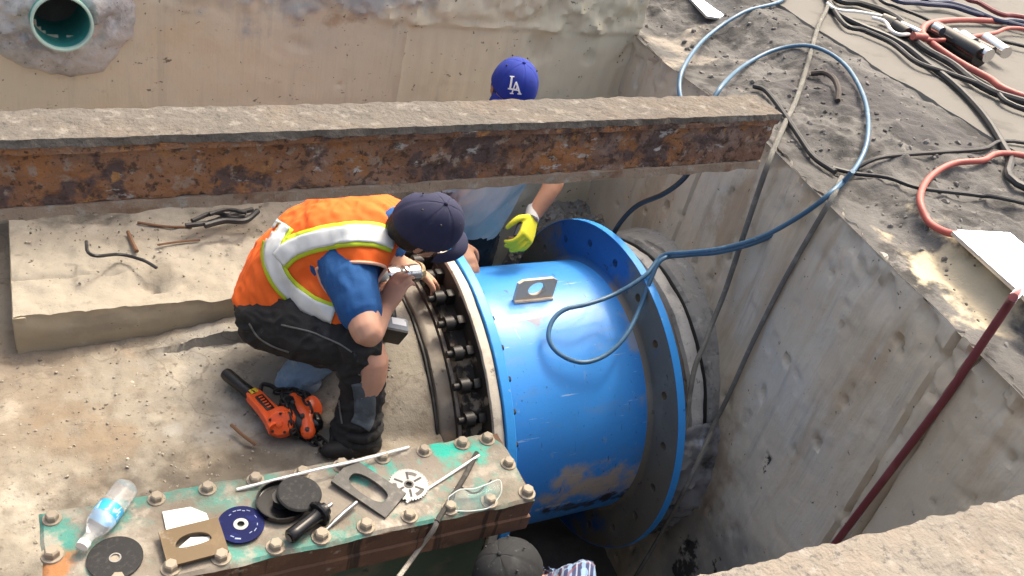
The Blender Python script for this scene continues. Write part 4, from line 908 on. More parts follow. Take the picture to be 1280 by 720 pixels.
# ------------------------------------------------------------------ lever hoist
hz = .0
def fl_(u, v, z): return onz(u, v, z)
ho = thing('lever_hoist', 'orange lever chain hoist with black grip lying on the concrete floor', 'hoist', tuple(fl_(350, 520, 0)))
a, b = fl_(281, 466, .055), fl_(318, 496, .055); ax = (b-a).normalized(); L_ = (b-a).length
MB().lathe([(0, .012), (.002, .019), (.012, .022), (L_*.5, .0205), (L_, .022), (L_+.006, .018)], a, ax, 20).build('grip', BLACK_PL, ho)
# lever: tapered flat body from grip to the hub
P0, P1 = fl_(313, 490, .055), fl_(350, 530, .06); ax = (P1-P0).normalized(); sd_ = V((0, 0, 1)).cross(ax).normalized()
m = MB(); secs = []
for t, hw, hh in ((-.0, .020, .014), (.15, .026, .018), (.5, .027, .019), (.8, .034, .02), (1.05, .045, .022)):
    c = P0.lerp(P1, t); secs.append([c+sd_*hw*sx+V((0, 0, hh*sz)) for sx, sz in ((-1, -.7), (-.8, -1), (.8, -1), (1, -.7), (1, .7), (.8, 1), (-.8, 1), (-1, .7))])
m.rings(secs).build('lever', HOIST_O, ho, True, ang=30)
c = P0.lerp(P1, .48)+V((0, 0, .021)); rot = Matrix.Rotation(math.atan2(ax.y, ax.x), 3, 'Z')
MB().box(c, (.075, .028, .006), rot, .0028).build('name_plate', BLACK_PL, ho)
m = MB()
for k in range(5): m.box(c+rot@V((-.026+.013*k, 0, .0035)), (.005, .014, .002), rot)
m.build('raised_marks', HOIST_O, ho, False)
MB().box(P0.lerp(P1, .1)+V((0, 0, .0195)), (.02, .026, .003), rot, .001).build('warning_label', mat('label_yellow', (.72, .50, .03), .6, mix=[('v', 120, .3, .2, (.1, .07, .02), .8)]), ho)
# hub (brake cover) and gear case
hc = fl_(351, 528, .062); av = (V((0, -.35, .9))).normalized(); av = (V((-.35, -.72, .6))).normalized()
MB().lathe([(-.03, .05), (.0, .050), (.006, .047), (.010, .043), (.022, .041), (.028, .036), (.030, .012), (.036, .010), (.037, .002)], hc, av, 32).build('brake_cover', HOIST_O, ho, True, ang=30)
m = MB()
for k in range(5):
    a = 2*math.pi*k/5; e1 = av.orthogonal().normalized(); e2 = av.cross(e1); m.cyl(hc+av*.024+(e1*math.cos(a)+e2*math.sin(a))*.032, hc+av*.034+(e1*math.cos(a)+e2*math.sin(a))*.032, .0045, 8)
m.build('cover_screws', CHAIN, ho)
bx = -av
s0_ = hc-av*.045
m = MB(); lug_pts = [fl_(368, 500, .06), fl_(380, 515, .065), fl_(385, 540, .05)]
m.limb(lug_pts, [.026, .033, .024], 12, 4); m.build('side_plate', HOIST_O, ho)
m = MB(); m.limb([fl_(362, 508, .05), fl_(374, 530, .045)], [.038, .04], 12, 4); m.build('chain_housing', BLACK_PL, ho)
MB().limb([fl_(378, 500, .06), fl_(393, 530, .05)], [.034, .03], 12, 4).build('gear_case', BLACK_GLOSS, ho)
g_ = fl_(391, 508, .075); MB().lathe([(-.03, .036), (0, .037), (.012, .034), (.018, .024), (.019, .002)], g_, (.55, -.25, .55), 28).build('gear_cover', HOIST_O, ho)
for (u, v) in ((366, 503), (384, 537), (378, 520)):
    p = fl_(u, v, .085); MB().lathe([(0, .008), (.006, .008), (.007, .005)], p, (-.2, -.4, .9), 6).build('bolt', CHAIN, ho, False)
hk = MB().tube([fl_(325, 492, .045), fl_(328, 481, .05), fl_(338, 482, .05), fl_(346, 487, .045), fl_(356, 488, .045)], .0075, 8, 6); hk.build('hook', CHAIN, ho)
MB().tube([fl_(340, 518, .05), fl_(333, 525, .05), fl_(328, 522, .045)], .006, 8, 6).build('lever_pawl', BLACK_PL, ho)
lk = MB(); pts = [V((.013*math.cos(a)+(.008 if math.cos(a) > 0 else -.008), .010*math.sin(a), 0)) for a in [2*math.pi*k/16 for k in range(16)]]
lk.tube(pts+[pts[0]], .0042, 6, 1)
def chain(pts, par):
    P = smooth_path(pts, 20); src = None; acc = 0; k = 0; last = P[0]
    for i in range(1, len(P)):
        if (P[i]-last).length >= .027:
            t = (P[i]-last).normalized(); c = (P[i]+last)/2; up = V((0, 0, 1)) if k % 2 else V((0, .3, 1)).cross(t)
            z = (up-t*up.dot(t)).normalized(); y = z.cross(t)
            M = Matrix(((t.x, y.x, z.x, 0), (t.y, y.y, z.y, 0), (t.z, y.z, z.z, 0), (0, 0, 0, 1))); M.translation = c-LOC[par.name]
            global LINK
            if LINK is None:
                LINK = lk.build('chain_link', CHAIN, None); LINK.parent = par; LINK.matrix_local = M
            else: inst(LINK, par, M)
            last = P[i]; k += 1
LINK = None
chain([fl_(352, 496, .07), fl_(358, 508, .095), fl_(362, 522, .09), fl_(366, 538, .06), fl_(372, 548, .025), fl_(364, 552, .015)], ho)
chain([fl_(384, 540, .04), fl_(395, 545, .012), fl_(410, 556, .010), fl_(422, 566, .01)], ho)
chain([fl_(376, 545, .02), fl_(388, 550, .010), fl_(400, 560, .010), fl_(412, 571, .01)], ho)
chain([fl_(345, 490, .05), fl_(360, 488, .06), fl_(376, 491, .085), fl_(384, 502, .1), fl_(390, 516, .085)], ho)

# ------------------------------------------------------------------ loose debris
tag(MB().tube([W(108, 302, 3.16), W(110, 315, 3.10), W(122, 320, 3.08), (ony(150, 318, 2.86)), ony(178, 325, 2.80), ony(196, 335, 2.76)], .006, 8, 6).build('cord', CABLE_BLK, None), 'short black cord lying on the concrete ledge', 'cord')
cbn = thing('cable_bundle', 'dark tangle of scrap cable at the back of the ledge under the beam', 'cable bundle', tuple(onz(275, 272, .2)))
for k_, (pp, rr_) in enumerate(((((232, 282), (262, 278), (290, 268), (316, 262)), .010), (((240, 276), (268, 266), (292, 272), (318, 270)), .009), (((256, 282), (280, 276), (306, 276), (322, 264)), .012), (((262, 268), (284, 262), (308, 266)), .008))):
    MB().tube([onz(u, v, .2+.012*k_) for u, v in pp], rr_, 8, 6).build('cable_piece', CABLE_BLK, cbn)
def onl(u, v, r=.006): return onz(u, v, .142+r)
bpy.data.objects['cord'].data  # keep name
for pts, r, lab in (([(197, 306), (225, 302), (250, 300)], .004, 'thin twig lying on the ledge under the beam'), ([(172, 278), (205, 283), (240, 284)], .005, 'dark stick lying at the back of the ledge under the beam'),
                    ([(160, 290), (165, 302), (171, 314)], .008, 'short grey offcut of rod on the ledge')):
    tag(MB().tube([onl(u, v, .012) for u, v in pts], r, 6, 4).build('stick', STICK, None), lab, 'stick')
tag(MB().tube([onz(289, 531, .02), onz(305, 545, .025), onz(320, 556, .012)], .0055, 6, 5).build('stick', STICK, None), 'brown stick lying on the floor left of the orange hoist', 'stick')
def stones(name, n, fn, smin, smax, m_):
    mb = MB()
    base = bmesh.new(); bmesh.ops.create_icosphere(base, subdivisions=1, radius=1); base.verts.index_update()
    bv = [q.co.copy() for q in base.verts]; bf = [[q.index for q in p.verts] for p in base.faces]; base.free()
    for _ in range(n):
        p = fn()
        if p is None: continue
        s_ = smin+(smax-smin)*random.random()**3; e = Matrix.Rotation(random.random()*6, 3, V((random.random(), random.random(), random.random()+.1)).normalized())
        sc = V((1, random.uniform(.6, 1), random.uniform(.4, .8)))*s_
        vs = [p+e@V((q.x*sc.x*random.uniform(.75, 1.2), q.y*sc.y*random.uniform(.75, 1.2), q.z*sc.z)) for q in bv]; mb.add(vs, bf)
    o = mb.build(name, m_, None, False); o['kind'] = 'stuff'; return o
def r1():
    x, y = random.uniform(-.6, 1.0), random.uniform(1.66, 2.58); return V((x, y, floor_h(x, y)))
for o in bpy.data.objects:
    if o.name.split('.')[0] in ('print_marks', 'slot_marks', 'raised_marks', 'cover_screws'): o['kind'] = 'stuff'
stones('floor_grit', 1600, r1, .0015, .008, STONE)
def r2():
    x, y = random.uniform(-.1, .9), random.uniform(2.62, 3.33); y = 3.33-(3.33-y)*random.random()**.3
    return V((x, y, .142+.004+.05*sm(2.62+.55*.76, 3.38, y)*sm(.1, .5, x)))
stones('ledge_grit', 700, r2, .001, .007, STONE)
def r3():
    y = random.uniform(.3, 4.2); xw = WX0+WK*(y-WY0); x = xw+.1+random.random()*(3.2-xw); return V((x, y, bank_h(x, y)))
stones('bank_rubble', 1300, r3, .0025, .017, mat('bank_stones', (.17, .16, .15), .95, mix=[('n', 9, .48, .62, (.055, .052, .05), .85), ('n', 6, .58, .7, (.34, .32, .285), .8)], bump=[('n', 60, .6, .005)]))
def r4():
    x = random.uniform(1.8, 2.5); y = random.uniform(3.0, 3.36); return V((x, y, -.90+.86*sm(1.84, 2.30, x+.08*nz(x*3, y*3, 92))+.05*nz(x*5, y*5, 91, 5)))
stones('gravel_stones', 700, r4, .006, .022, STONE)
# ------------------------------------------------------------------ people
def add_head(mb, c, fw, up, k=1.0):
    c = V(c); fw = V(fw).normalized(); up = (V(up)-fw*V(up).dot(fw)).normalized(); sd = fw.cross(up)
    rot = Matrix((sd, fw, up)).transposed()
    mb.sphere(c, (.074*k, .094*k, .105*k), 18, 14, rot)
    mb.limb([c-up*.05*k+fw*.02*k, c-up*.088*k+fw*.055*k], [.062*k, .038*k], 12, 3)               # jaw and chin
    mb.limb([c+fw*.088*k-up*.005*k, c+fw*.108*k-up*.036*k], [.010*k, .015*k], 8, 3)               # nose
    mb.limb([c+fw*.083*k+sd*.03*k+up*.022*k, c+fw*.083*k-sd*.03*k+up*.022*k], [.012*k, .012*k], 8, 2)   # brow
    mb.limb([c+fw*.084*k+sd*.02*k-up*.062*k, c+fw*.084*k-sd*.02*k-up*.062*k], [.009*k, .009*k], 8, 2)   # lips
    for s_ in (-1, 1):
        mb.sphere(c+sd*.076*k*s_-fw*.008*k-up*.012*k, (.010*k, .018*k, .031*k), 8, 6, rot)         # ear
        mb.sphere(c+fw*.078*k+sd*.03*k*s_+up*.002*k, (.013*k, .012*k, .010*k), 8, 6, rot)            # eyelid
    return sd, fw, up
def add_hand(mb, wr_, d, nrm, thumb, curl=.5, k=1.0, spread=.0, tcurl=.6):
    """wr_: wrist; d: finger direction; nrm: the way the palm faces; thumb: side of the thumb"""
    wr_ = V(wr_); d = V(d).normalized(); nrm = V(nrm); nrm = (nrm-d*nrm.dot(d)).normalized(); th = V(thumb); th = (th-d*th.dot(d)-nrm*th.dot(nrm)).normalized()
    mb.loft([(wr_-d*.02, th, .026*k, .020*k), (wr_+d*.02*k, th, .032*k, .019*k), (wr_+d*.055*k, th, .040*k, .016*k), (wr_+d*.088*k, th, .040*k, .013*k), (wr_+d*.098*k, th, .034*k, .009*k)], 16, 2)
    for i, (off, l, r) in enumerate(((.030, .078, .0092), (.010, .086, .0096), (-.011, .080, .0092), (-.030, .062, .0082))):
        b = wr_+d*.088*k+th*off*k; a = 0; pts = [b-d*.012*k]; p = b; pts.append(p)
        for seg, f in enumerate((.45, .32, .25)):
            a += curl*(.95, 1.15, .8)[seg]*(1+.12*math.sin(i*2.1+seg))
            q = d*math.cos(a)+nrm*math.sin(a)+th*off*spread*10
            p = p+q.normalized()*l*f*k; pts.append(p)
        mb.limb(pts, [r*k*1.05, r*k*1.05, r*k, r*k*.93, r*k*.8], 10, 3)
    b = wr_+d*.022*k+th*.026*k; q1 = (th*.75+d*.55+nrm*.25).normalized(); q2 = (d*.8+th*.25+nrm*tcurl).normalized(); q3 = (d*.7-th*.15+nrm*tcurl*1.6).normalized()
    mb.limb([b-q1*.012*k, b+q1*.036*k, b+q1*.036*k+q2*.030*k, b+q1*.036*k+q2*.030*k+q3*.024*k], [.014*k, .0125*k, .0108*k, .0088*k], 10, 3)
def add_cap(person, c, fw, up, m_, k=1.0, name='cap', visor_len=.068, height=.112):
    c = V(c); fw = V(fw).normalized(); up = (V(up)-fw*V(up).dot(fw)).normalized(); sd = fw.cross(up)
    N_, M_ = 72, 18; rs = []
    for i in range(M_):
        t = i/(M_-1)*math.pi*.485; ring = []
        for j in range(N_):
            a = 2*math.pi*j/N_; g = abs(((a/(math.pi/3)+.5) % 1)-.5); seam = .0022*math.exp(-(g/.035)**2)*math.cos(t)**.3
            ft = .5+.5*math.cos(a)
            rr = 1+.01*nz(a*1.3, t*3, 3.3*k)
            x = math.cos(a)*math.cos(t)*(.104+.004*ft)*k*rr; y = math.sin(a)*math.cos(t)*.090*k*rr
            z = (math.sin(t)**.9*height*(1+.05*ft*math.sin(2*t)))*k-.012*k*(1-ft)*math.cos(t)
            p = V((x, y, z)); p -= p.normalized()*seam*k
            ring.append(c+fw*p.x+sd*p.y+up*p.z)
        rs.append(ring)
    cp_ = MB().rings(rs, True, True).build(name, m_, person, True, ang=50)
    def child(nm, mb, m2, **kw):
        o = mb.build(nm, m2, None, **kw); o.parent = cp_
        for q in o.data.vertices: q.co -= LOC[person.name]
        return o
    child('button', MB().sphere(c+up*height*k, .007*k, 10, 6), m_)
    vb = MB(); rows = []
    for s_ in (0, 1):
        for i in range(9):
            t = i/8
            row = []
            for j in range(25):
                u = -1+2*j/24; a = u*1.12
                bx = math.cos(a)*.106; by = math.sin(a)*.092
                L_ = visor_len*(max(0, 1-abs(u)**2.6))**.6
                x = bx+L_*t; y = by*(1+.06*t); z = -.004-.020*t*t-.020*u*u*(.4+t)+(.0035 if s_ == 0 else 0)
                row.append(c+fw*x*k+sd*y*k+up*z*k)
            rows.append(row)
    n = 25; top, bot = rows[:9], rows[9:]
    allr = top+bot[::-1]
    loops = [[allr[i][j] for i in range(18)] for j in range(25)]
    vb.rings(loops, True, True); child('visor', vb, m_, ang=50)
    eb = MB()
    for kk in range(6):
        a = math.pi/6+math.pi/3*kk; t = .85
        p = V((math.cos(a)*math.cos(t)*.106, math.sin(a)*math.cos(t)*.091, math.sin(t)**.9*height*1.01))
        q = c+(fw*p.x+sd*p.y+up*p.z)*k; child('eyelet', MB().sphere(q, .0035*k, 8, 5), mat('eyelet', (.05, .05, .06), .8))
    return cp_
def bvh_of(o, loc):
    me = o.data
    return BVHTree.FromPolygons([tuple(q.co+loc) for q in me.vertices], [tuple(p.vertices) for p in me.polygons])
def cast(bv, u, v):
    r = ray(u, v); h = bv.ray_cast(V((0, 0, CAMZ)), V((r[0], r[1], r[2])).normalized()); return h[0], h[1]
def ribbon(bv, pts, w, off, m_, name, parent, sub=6, n=6, th=.0015):
    """cloth tape of w pixels width laid on a surface along a traced line"""
    P = smooth_path([V((u, v, 0)) for u, v in pts], sub); rows = []
    for i, p in enumerate(P):
        t = (P[min(i+1, len(P)-1)]-P[max(i-1, 0)]).normalized(); q = V((-t.y, t.x, 0)); row = []
        for j in range(n+1):
            c = p+q*w*(j/n-.5); h, nn = cast(bv, c.x, c.y)
            row.append(None if h is None else h+nn*off)
        rows.append(row)
    vs = []; idx = {}
    for i, r in enumerate(rows):
        for j, h in enumerate(r):
            if h is not None: idx[i, j] = len(vs); vs.append(h)
    fs = []
    for i in range(len(rows)-1):
        for j in range(n):
            q = [idx.get(x) for x in ((i, j), (i+1, j), (i+1, j+1), (i, j+1))]
            if None not in q and max((vs[q[a]]-vs[q[(a+1) % 4]]).length for a in range(4)) < .05: fs.append(tuple(q))
    o = mk(name, vs, fs, m_, parent); md = o.modifiers.new('t', 'SOLIDIFY'); md.thickness = th; md.offset = 0
    return o
def folds(amp, fr, d, keep=.25):
    d = V(d).normalized()
    def f(p, n):
        q = p-d*(p.dot(d))*(1-keep); a = nz(q.x*fr, q.y*fr, q.z*fr, 2); b = nz(q.x*fr*2.2+7, q.y*fr*2.2, q.z*fr*2.2, 2)
        return amp*(a+.7*(.35-abs(b)*1.6))
    return f
def wrk(amp, fr, st=(1, 1, 1), amp2=0):
    def f(p, n):
        a = nz(p.x*fr*st[0], p.y*fr*st[1], p.z*fr*st[2], 3); b = nz(p.x*fr*2.3+9, p.y*fr*2.3, p.z*fr*2.3, 3)
        return amp*a+amp*.9*(1-abs(b)*3)*.4+amp2*nz(p.x*60, p.y*60, p.z*60, 2)
    return f

# --- crouching worker in the orange vest
P1 = thing('person', 'crouching worker in orange safety vest, navy cap and torn black jeans', 'person', tuple(onz(440, 555, .0)))
hipR, hipL = W(338, 398, 2.95), W(362, 362, 3.14); pel = (hipR+hipL)/2
kneeR, ankR = W(459, 438, 2.80), W(441, 538, 2.95)
kneeL, ankL = W(452, 392, 3.05), W(374, 470, 3.08)
shR, shL = W(441, 357, 2.76), W(484, 275, 3.02); lat = (shR-shL).normalized()
mid, che, upc, nek = W(376, 326, 3.0), W(428, 298, 2.93), W(462, 288, 2.89), W(488, 282, 2.86)
hd = W(529, 284, 2.80); hfw = V((.86, -.16, -.30)); hup = V((.2, -.42, .86))
elR, wrR = W(461, 416, 2.70), W(480, 388, 2.84)
elL, wrL = W(488, 322, 3.02), W(523, 340, 3.17)
latp = (hipR-hipL).normalized()
TOR = [(pel-(mid-pel)*.25, latp, .150, .125), (pel, latp, .165, .135), (mid, lat.lerp(latp, .5), .160, .120), (che, lat, .180, .128), (upc, lat, .165, .095), (nek, lat, .085, .07)]
def infl(secs, d, i0=0, i1=None): return [(c, l, a+d, b+d) for c, l, a, b in secs[i0:i1]]
b = MB(); b.loft(TOR, 24, 4)
b.limb([nek-(hd-nek)*.3, nek.lerp(hd, .6)], [.058, .054], 12, 3)
add_head(b, hd, hfw, hup)
b.limb([shR, shR.lerp(elR, .6), elR, wrR], [.062, .055, .046, .028], 14, 6); b.limb([shL, elL, wrL], [.058, .043, .027], 14, 6)
b.limb([hipR, kneeR, ankR], [.088, .058, .042], 14, 6); b.limb([hipL, kneeL, ankL], [.088, .058, .042], 14, 6)
add_hand(b, wrR, V((.45, .30, .75)), V((.5, .3, -.35)), V((-.1, .2, .9)), .55, .98)
bodyp = onx(545, 352, 1.235)
add_hand(b, wrL, (bodyp-wrL), V((0, .05, -1)), V((.3, -.9, .1)), .38, .98, .15)
b.build('body', SKIN, P1, rm=.0058, sit=5)
# soiled fingers: thin stain patch carried by the left hand
hm = MB(); add_hand(hm, wrL+(bodyp-wrL).normalized()*.002, (bodyp-wrL), V((0, .05, -1)), V((.3, -.9, .1)), .38, 1.03, .15)
m_ = MB()
TB = infl(TOR, .003)
t_ = MB(); t_.loft(TB, 28, 4); t_.limb([shR+(che-shR)*.5, shR+(che-shR)*.15, shR.lerp(elR, .30), shR.lerp(elR, .52)], [.105, .088, .072, .068], 18, 5); t_.limb([shL+(che-shL)*.25, shL, shL.lerp(elL, .6)], [.07, .070, .064], 16, 5)
t_.limb([upc, nek+(hd-nek)*.05], [.08, .062], 14, 3)
t_.build('t_shirt', TEE_BLUE, P1, rm=.007, sit=3, wr=folds(.007, 10, (.1, -.5, -.8), .35))
v_ = MB(); VS = [(pel-(mid-pel)*.12, latp, .180, .156), (pel+(mid-pel)*.25, latp, .184, .158), (mid, lat.lerp(latp, .4), .182, .148), (che, lat, .186, .152), (upc, lat, .160, .118), (upc.lerp(nek, .75), lat, .105, .088)]
v_.loft(VS, 32, 5, 2.3)
v_.limb([shL, upc+V((0, 0, .01)), upc.lerp(shR, .55)+V((0, 0, .012))], [.085, .108, .094], 18, 5); v_.limb([W(400, 372, 2.86), W(428, 392, 2.82)], [.085, .055], 14, 4)                                  # loose front flap
vest = v_.build('safety_vest', ORANGE_V, P1, rm=.008, sit=4, wr=folds(.010, 9, (.35, -.55, -.75)))
bv = bvh_of(vest, LOC[P1.name])
ARM = [(396, 336), (408, 330), (430, 328), (455, 328), (480, 333), (490, 350), (488, 372), (470, 390), (440, 382), (420, 374), (404, 358)]
def inpoly(u, v, P):
    c = False
    for i in range(len(P)):
        (a, b_), (c_, d_) = P[i], P[i-1]
        if (b_ > v) != (d_ > v) and u < (c_-a)*(v-b_)/(d_-b_)+a: c = not c
    return c
def px(p):
    q = RM.T@np.array([p.x, p.y, p.z-CAMZ]); return 640+F*q[0]/q[2], 360+F*q[1]/q[2]
APL = [px(p)[:0] for p in ()]
ASM = [(p.x, p.y) for p in smooth_path([V((u, v, 0)) for u, v in ARM+ARM[:1]], 6)]
bm = bmesh.new(); bm.from_mesh(vest.data); bm.normal_update()
kill = []
for fc in bm.faces:
    c = fc.calc_center_median()+LOC[P1.name]
    if fc.normal.dot(V((0, 0, CAMZ))-c) > 0 and inpoly(*px(c), ASM): kill.append(fc)
bmesh.ops.delete(bm, geom=kill, context='FACES'); bm.to_mesh(vest.data); bm.free()
rim = []
for u, v in ASM[:int(len(ASM))]:
    h, nn = cast(bv, u, v)
    if h is not None: rim.append(h+nn*.001)
MB().tube(rim, .0055, 8, 1).build('armhole_binding', mat('vest_binding', (.72, .42, .30), .85), P1)
belt = [(356, 280), (346, 296), (341, 314), (344, 334), (354, 353), (372, 371), (394, 385), (418, 394)]
strap = [(349, 325), (362, 313), (382, 304), (410, 297), (440, 293), (468, 294), (492, 301)]
ribbon(bv, belt, 28, .0035, LIME, 'lime_border', P1); ribbon(bv, belt, 19, .0065, SILVER, 'reflective_tape', P1)
ribbon(bv, strap, 31, .0040, LIME, 'lime_border', P1); ribbon(bv, strap, 21, .0070, SILVER, 'reflective_tape', P1)
hs = MB(); hs.sphere(hd-hfw.normalized()*.016+hup*.006, (.080, .094, .095), 16, 12, hfw.to_track_quat('Y', 'Z').to_matrix()); hs.limb([hd-hfw.normalized()*.06-hup*.04, nek.lerp(hd, .45)-hfw.normalized()*.01], [.05, .04], 12, 3)
hs.build('hair', HAIR, P1, rm=.008, sit=2, wr=wrk(.004, 40))
add_cap(P1, hd+hup.normalized()*.020, hfw, hup, CAP_NAVY, 1.07, visor_len=.05)
ca = MB()
j_ = MB(); j_.loft([(pel-(mid-pel)*.30, latp, .158, .132), (pel, latp, .176, .146), (pel+(mid-pel)*.22, latp, .172, .140)], 26, 4)
j_.limb([hipR, hipR.lerp(kneeR, .5), hipR.lerp(kneeR, .86), hipR.lerp(kneeR, 1.0)+V((-.022, 0, .012))], [.112, .100, .084, .072], 18, 6); j_.limb([hipL, hipL.lerp(kneeL, .5), kneeL, kneeL.lerp(ankL, .25)], [.105, .092, .076, .07], 18, 6)
j_.limb([kneeR-V((.045, .0, .005)), kneeR.lerp(ankR, .3)-V((.016, 0, 0)), kneeR.lerp(ankR, .6), ankR+V((0, 0, -.015))], [.046, .060, .068, .074], 18, 6)
j_.limb([kneeR.lerp(ankR, .37)+V((.010, 0, 0)), kneeR.lerp(ankR, .7)+V((.006, 0, 0)), ankR+V((.012, 0, .01))], [.070, .072, .080], 18, 6)
for q_, r_ in ((.80, .083), (.92, .088), (1.02, .088)): c_ = kneeR.lerp(ankR, q_)+V((.012, 0, .01)); j_.lathe([(-.018, .05), (-.010, r_), (.004, r_+.003), (.016, .05)], c_, V((.15*(q_-.9)*10, .1, 1)), 24)
jn = j_.build('jeans', JEANS, P1, rm=.006, sit=3, wr=folds(.014, 10, (.1, -.8, .5), .35))
bj = bvh_of(jn, LOC[P1.name])
ribbon(bj, [(452, 478), (456, 500), (455, 522), (450, 533)], 26, .003, JEANS_PATCH, 'faded_patch', P1)
fr = MB()
for i in range(26):
    a = 2*math.pi*i/26; c = kneeR.lerp(ankR, .20)+V((.010, 0, 0)); e1 = V((1, 0, 0)); e2 = V((0, 1, 0)); p = c+(e1*math.cos(a)+e2*math.sin(a))*.064
    fr.tube([p, p+V((random.uniform(-.006, .006), random.uniform(-.006, .006), .012)), p+V((random.uniform(-.012, .012), random.uniform(-.012, .012), random.uniform(.012, .026)))], .0022, 5, 3)
o = fr.build('frayed_edge', mat('fray', (.10, .10, .10), .9), P1); o['kind'] = 'stuff'
dl = MB(); dl.limb([kneeL.lerp(ankL, .28), kneeL.lerp(ankL, .65), ankL, ankL+V((-.03, 0, -.03))], [.072, .066, .064, .052], 18, 6); dl.build('denim_leg', DENIM, P1, rm=.007, sit=3, wr=wrk(.009, 18))
bo = MB(); h0, t0 = onz(411, 563, .028), onz(466, 556, .026); bo.limb([h0, h0.lerp(t0, .45), t0], [.026, .034, .032], 14, 5); bo.limb([ankR-V((0, 0, .0)), h0.lerp(t0, .5)], [.05, .04], 12, 3); bo.build('boot', BOOT, P1, rm=.007, sit=3)
bo = MB(); h0, t0 = W(362, 486, 3.12), W(392, 492, 3.10); h0.z = max(h0.z, .045); t0.z = .035; bo.limb([h0, t0], [.042, .040], 14, 5); bo.limb([ankL, h0], [.05, .042], 12, 3); bo.build('boot', TOOL_GREY, P1, rm=.007, sit=3)
wa = MB(); aw = (wrL-elL).normalized(); cw = wrL.lerp(elL, .10); wa.lathe([(-.011, .031), (-.011, .034), (.011, .034), (.011, .031), (-.011, .031)], cw, aw, 28, cap=False); wo = wa.build('watch', WATCH_M, P1)
vw = (V((0, 0, CAMZ))-cw).normalized(); vw = (vw-aw*vw.dot(aw)).normalized(); wf = MB(); wf.lathe([(0, .001), (0, .015), (.006, .015), (.007, .001)], cw+vw*.032, vw, 20); o = wf.build('watch_case', WATCH_M, None); o.parent = wo
for q in o.data.vertices: q.co -= LOC[P1.name]
for pth in ([(352, 406), (385, 414), (420, 428), (440, 440)], [(312, 404), (322, 420), (340, 432), (362, 440)], [(421, 470), (424, 500), (428, 530)]):
    ribbon(bj, pth, 2.0, .0025, mat('stitching', (.13, .13, .125), .9), 'stitching', P1, 6, 2, .001)
bt2 = bvh_of(bpy.data.objects['body'], LOC[P1.name])

# --- impact wrench held by him
wr_t = thing('impact_wrench', 'grey cordless impact wrench with silver socket nose held in his right hand', 'wrench', tuple(W(490, 344, 2.98)))
nose, tail = W(521, 341, 3.06), W(452, 347, 2.90); ax = (nose-tail).normalized(); L_ = (nose-tail).length
MB().lathe([(L_-.145, .028), (L_-.135, .034), (L_-.095, .034), (L_-.085, .030), (L_-.075, .026), (L_-.065, .024), (L_-.062, .029), (L_-.055, .031), (L_-.050, .0255), (L_-.044, .0255), (L_-.042, .031), (L_-.004, .032), (L_, .030), (L_, .017), (L_-.03, .016)], tail, ax, 28, cap=False).build('socket_nose', CHROME, wr_t, True, ang=25)
MB().lathe([(-.01, .02), (0, .034), (.05, .038), (L_-.15, .036), (L_-.143, .03)], tail, ax, 24).build('motor_body', TOOL_GREY, wr_t)
h0, h1 = tail+ax*(L_*.40), W(487, 398, 2.86)
MB().limb([h0, h0.lerp(h1, .5), h1], [.024, .021, .024], 14, 5).build('grip', BLACK_PL, wr_t)
bc = W(488, 411, 2.86); vd = (h1-h0).normalized(); q = ax-vd*ax.dot(vd); q.normalize(); rot = Matrix((q, vd.cross(q), vd)).transposed()
MB().box(bc, (.095, .075, .052), rot, .010).build('battery', TOOL_GREY, wr_t)
MB().box(bc+rot@V((0, 0, .024)), (.088, .068, .016), rot, .004).build('battery_base', BLACK_PL, wr_t)
MB().box(bc+rot@V((.012, -.0380 if (rot@V((0, -1, 0))).y < 0 else .0380, -.004)), (.05, .002, .026), rot).build('battery_label', LABEL_W, wr_t, False)

# --- worker in the blue cap behind the pipe
P2 = thing('person', 'worker in blue cap and grey shirt leaning on the blue pipe with a yellow glove', 'person', (1.68, 3.1, -.88))
X_ = V((1, 0, 0)); hp = V((1.66, 3.06, .03))
T2 = [(hp+V((0, .02, -.08)), X_, .155, .105), (hp+V((0, 0, .06)), X_, .160, .110), (V((1.67, 3.01, .26)), X_, .160, .110), (V((1.69, 2.985, .44)), X_, .185, .115), (V((1.70, 2.975, .55)), X_, .165, .085), (V((1.70, 2.965, .62)), X_, .07, .06)]
hd2 = W(640, 113, 3.62); f2 = V((-.22, -.86, -.30)); u2 = V((0, -.30, 1))
s2L, e2L, w2L = V((1.875, 2.98, .53)), W(693, 222, 3.72), W(665, 272, 3.68)
s2R, e2R, w2R = V((1.515, 2.99, .53)), V((1.43, 2.93, .28)), V((1.48, 2.72, .22))
hand2 = onp(650, 322, .58); hand2 = w2L+(W(650, 322, 3.58)-w2L).normalized()*.1
b = MB(); b.loft(T2, 24, 4); b.limb([V((1.70, 2.97, .58)), hd2-V((0, 0, .05))], [.06, .055], 12, 3); add_head(b, hd2, f2, u2)
b.limb([s2L, e2L, w2L], [.060, .046, .031], 14, 6); b.limb([s2R, e2R, w2R], [.060, .046, .031], 14, 6)
for s_ in (-1, 1): b.limb([hp+V((.09*s_, .02, -.05)), V((1.66+.10*s_, 3.08, -.42)), V((1.66+.10*s_, 3.13, -.80))], [.088, .060, .044], 14, 6)
hdir = (hand2-w2L); add_hand(b, w2L, hdir, V((-.35, .75, -.45)), V((-.8, -.2, .3)), .6, .97)
add_hand(b, w2R, V((.1, -.9, -.3)), V((0, .3, -1)), V((.9, 0, 0)), .3, .98)
b.build('body', SKIN_TAN, P2, rm=.0065, sit=3)
gm = MB(); add_hand(gm, w2L, hdir, V((-.35, .75, -.45)), V((-.8, -.2, .3)), .6, 1.14)
gl_ = gm.build('glove', GLOVE_Y, P2, rm=.0045, sit=2)
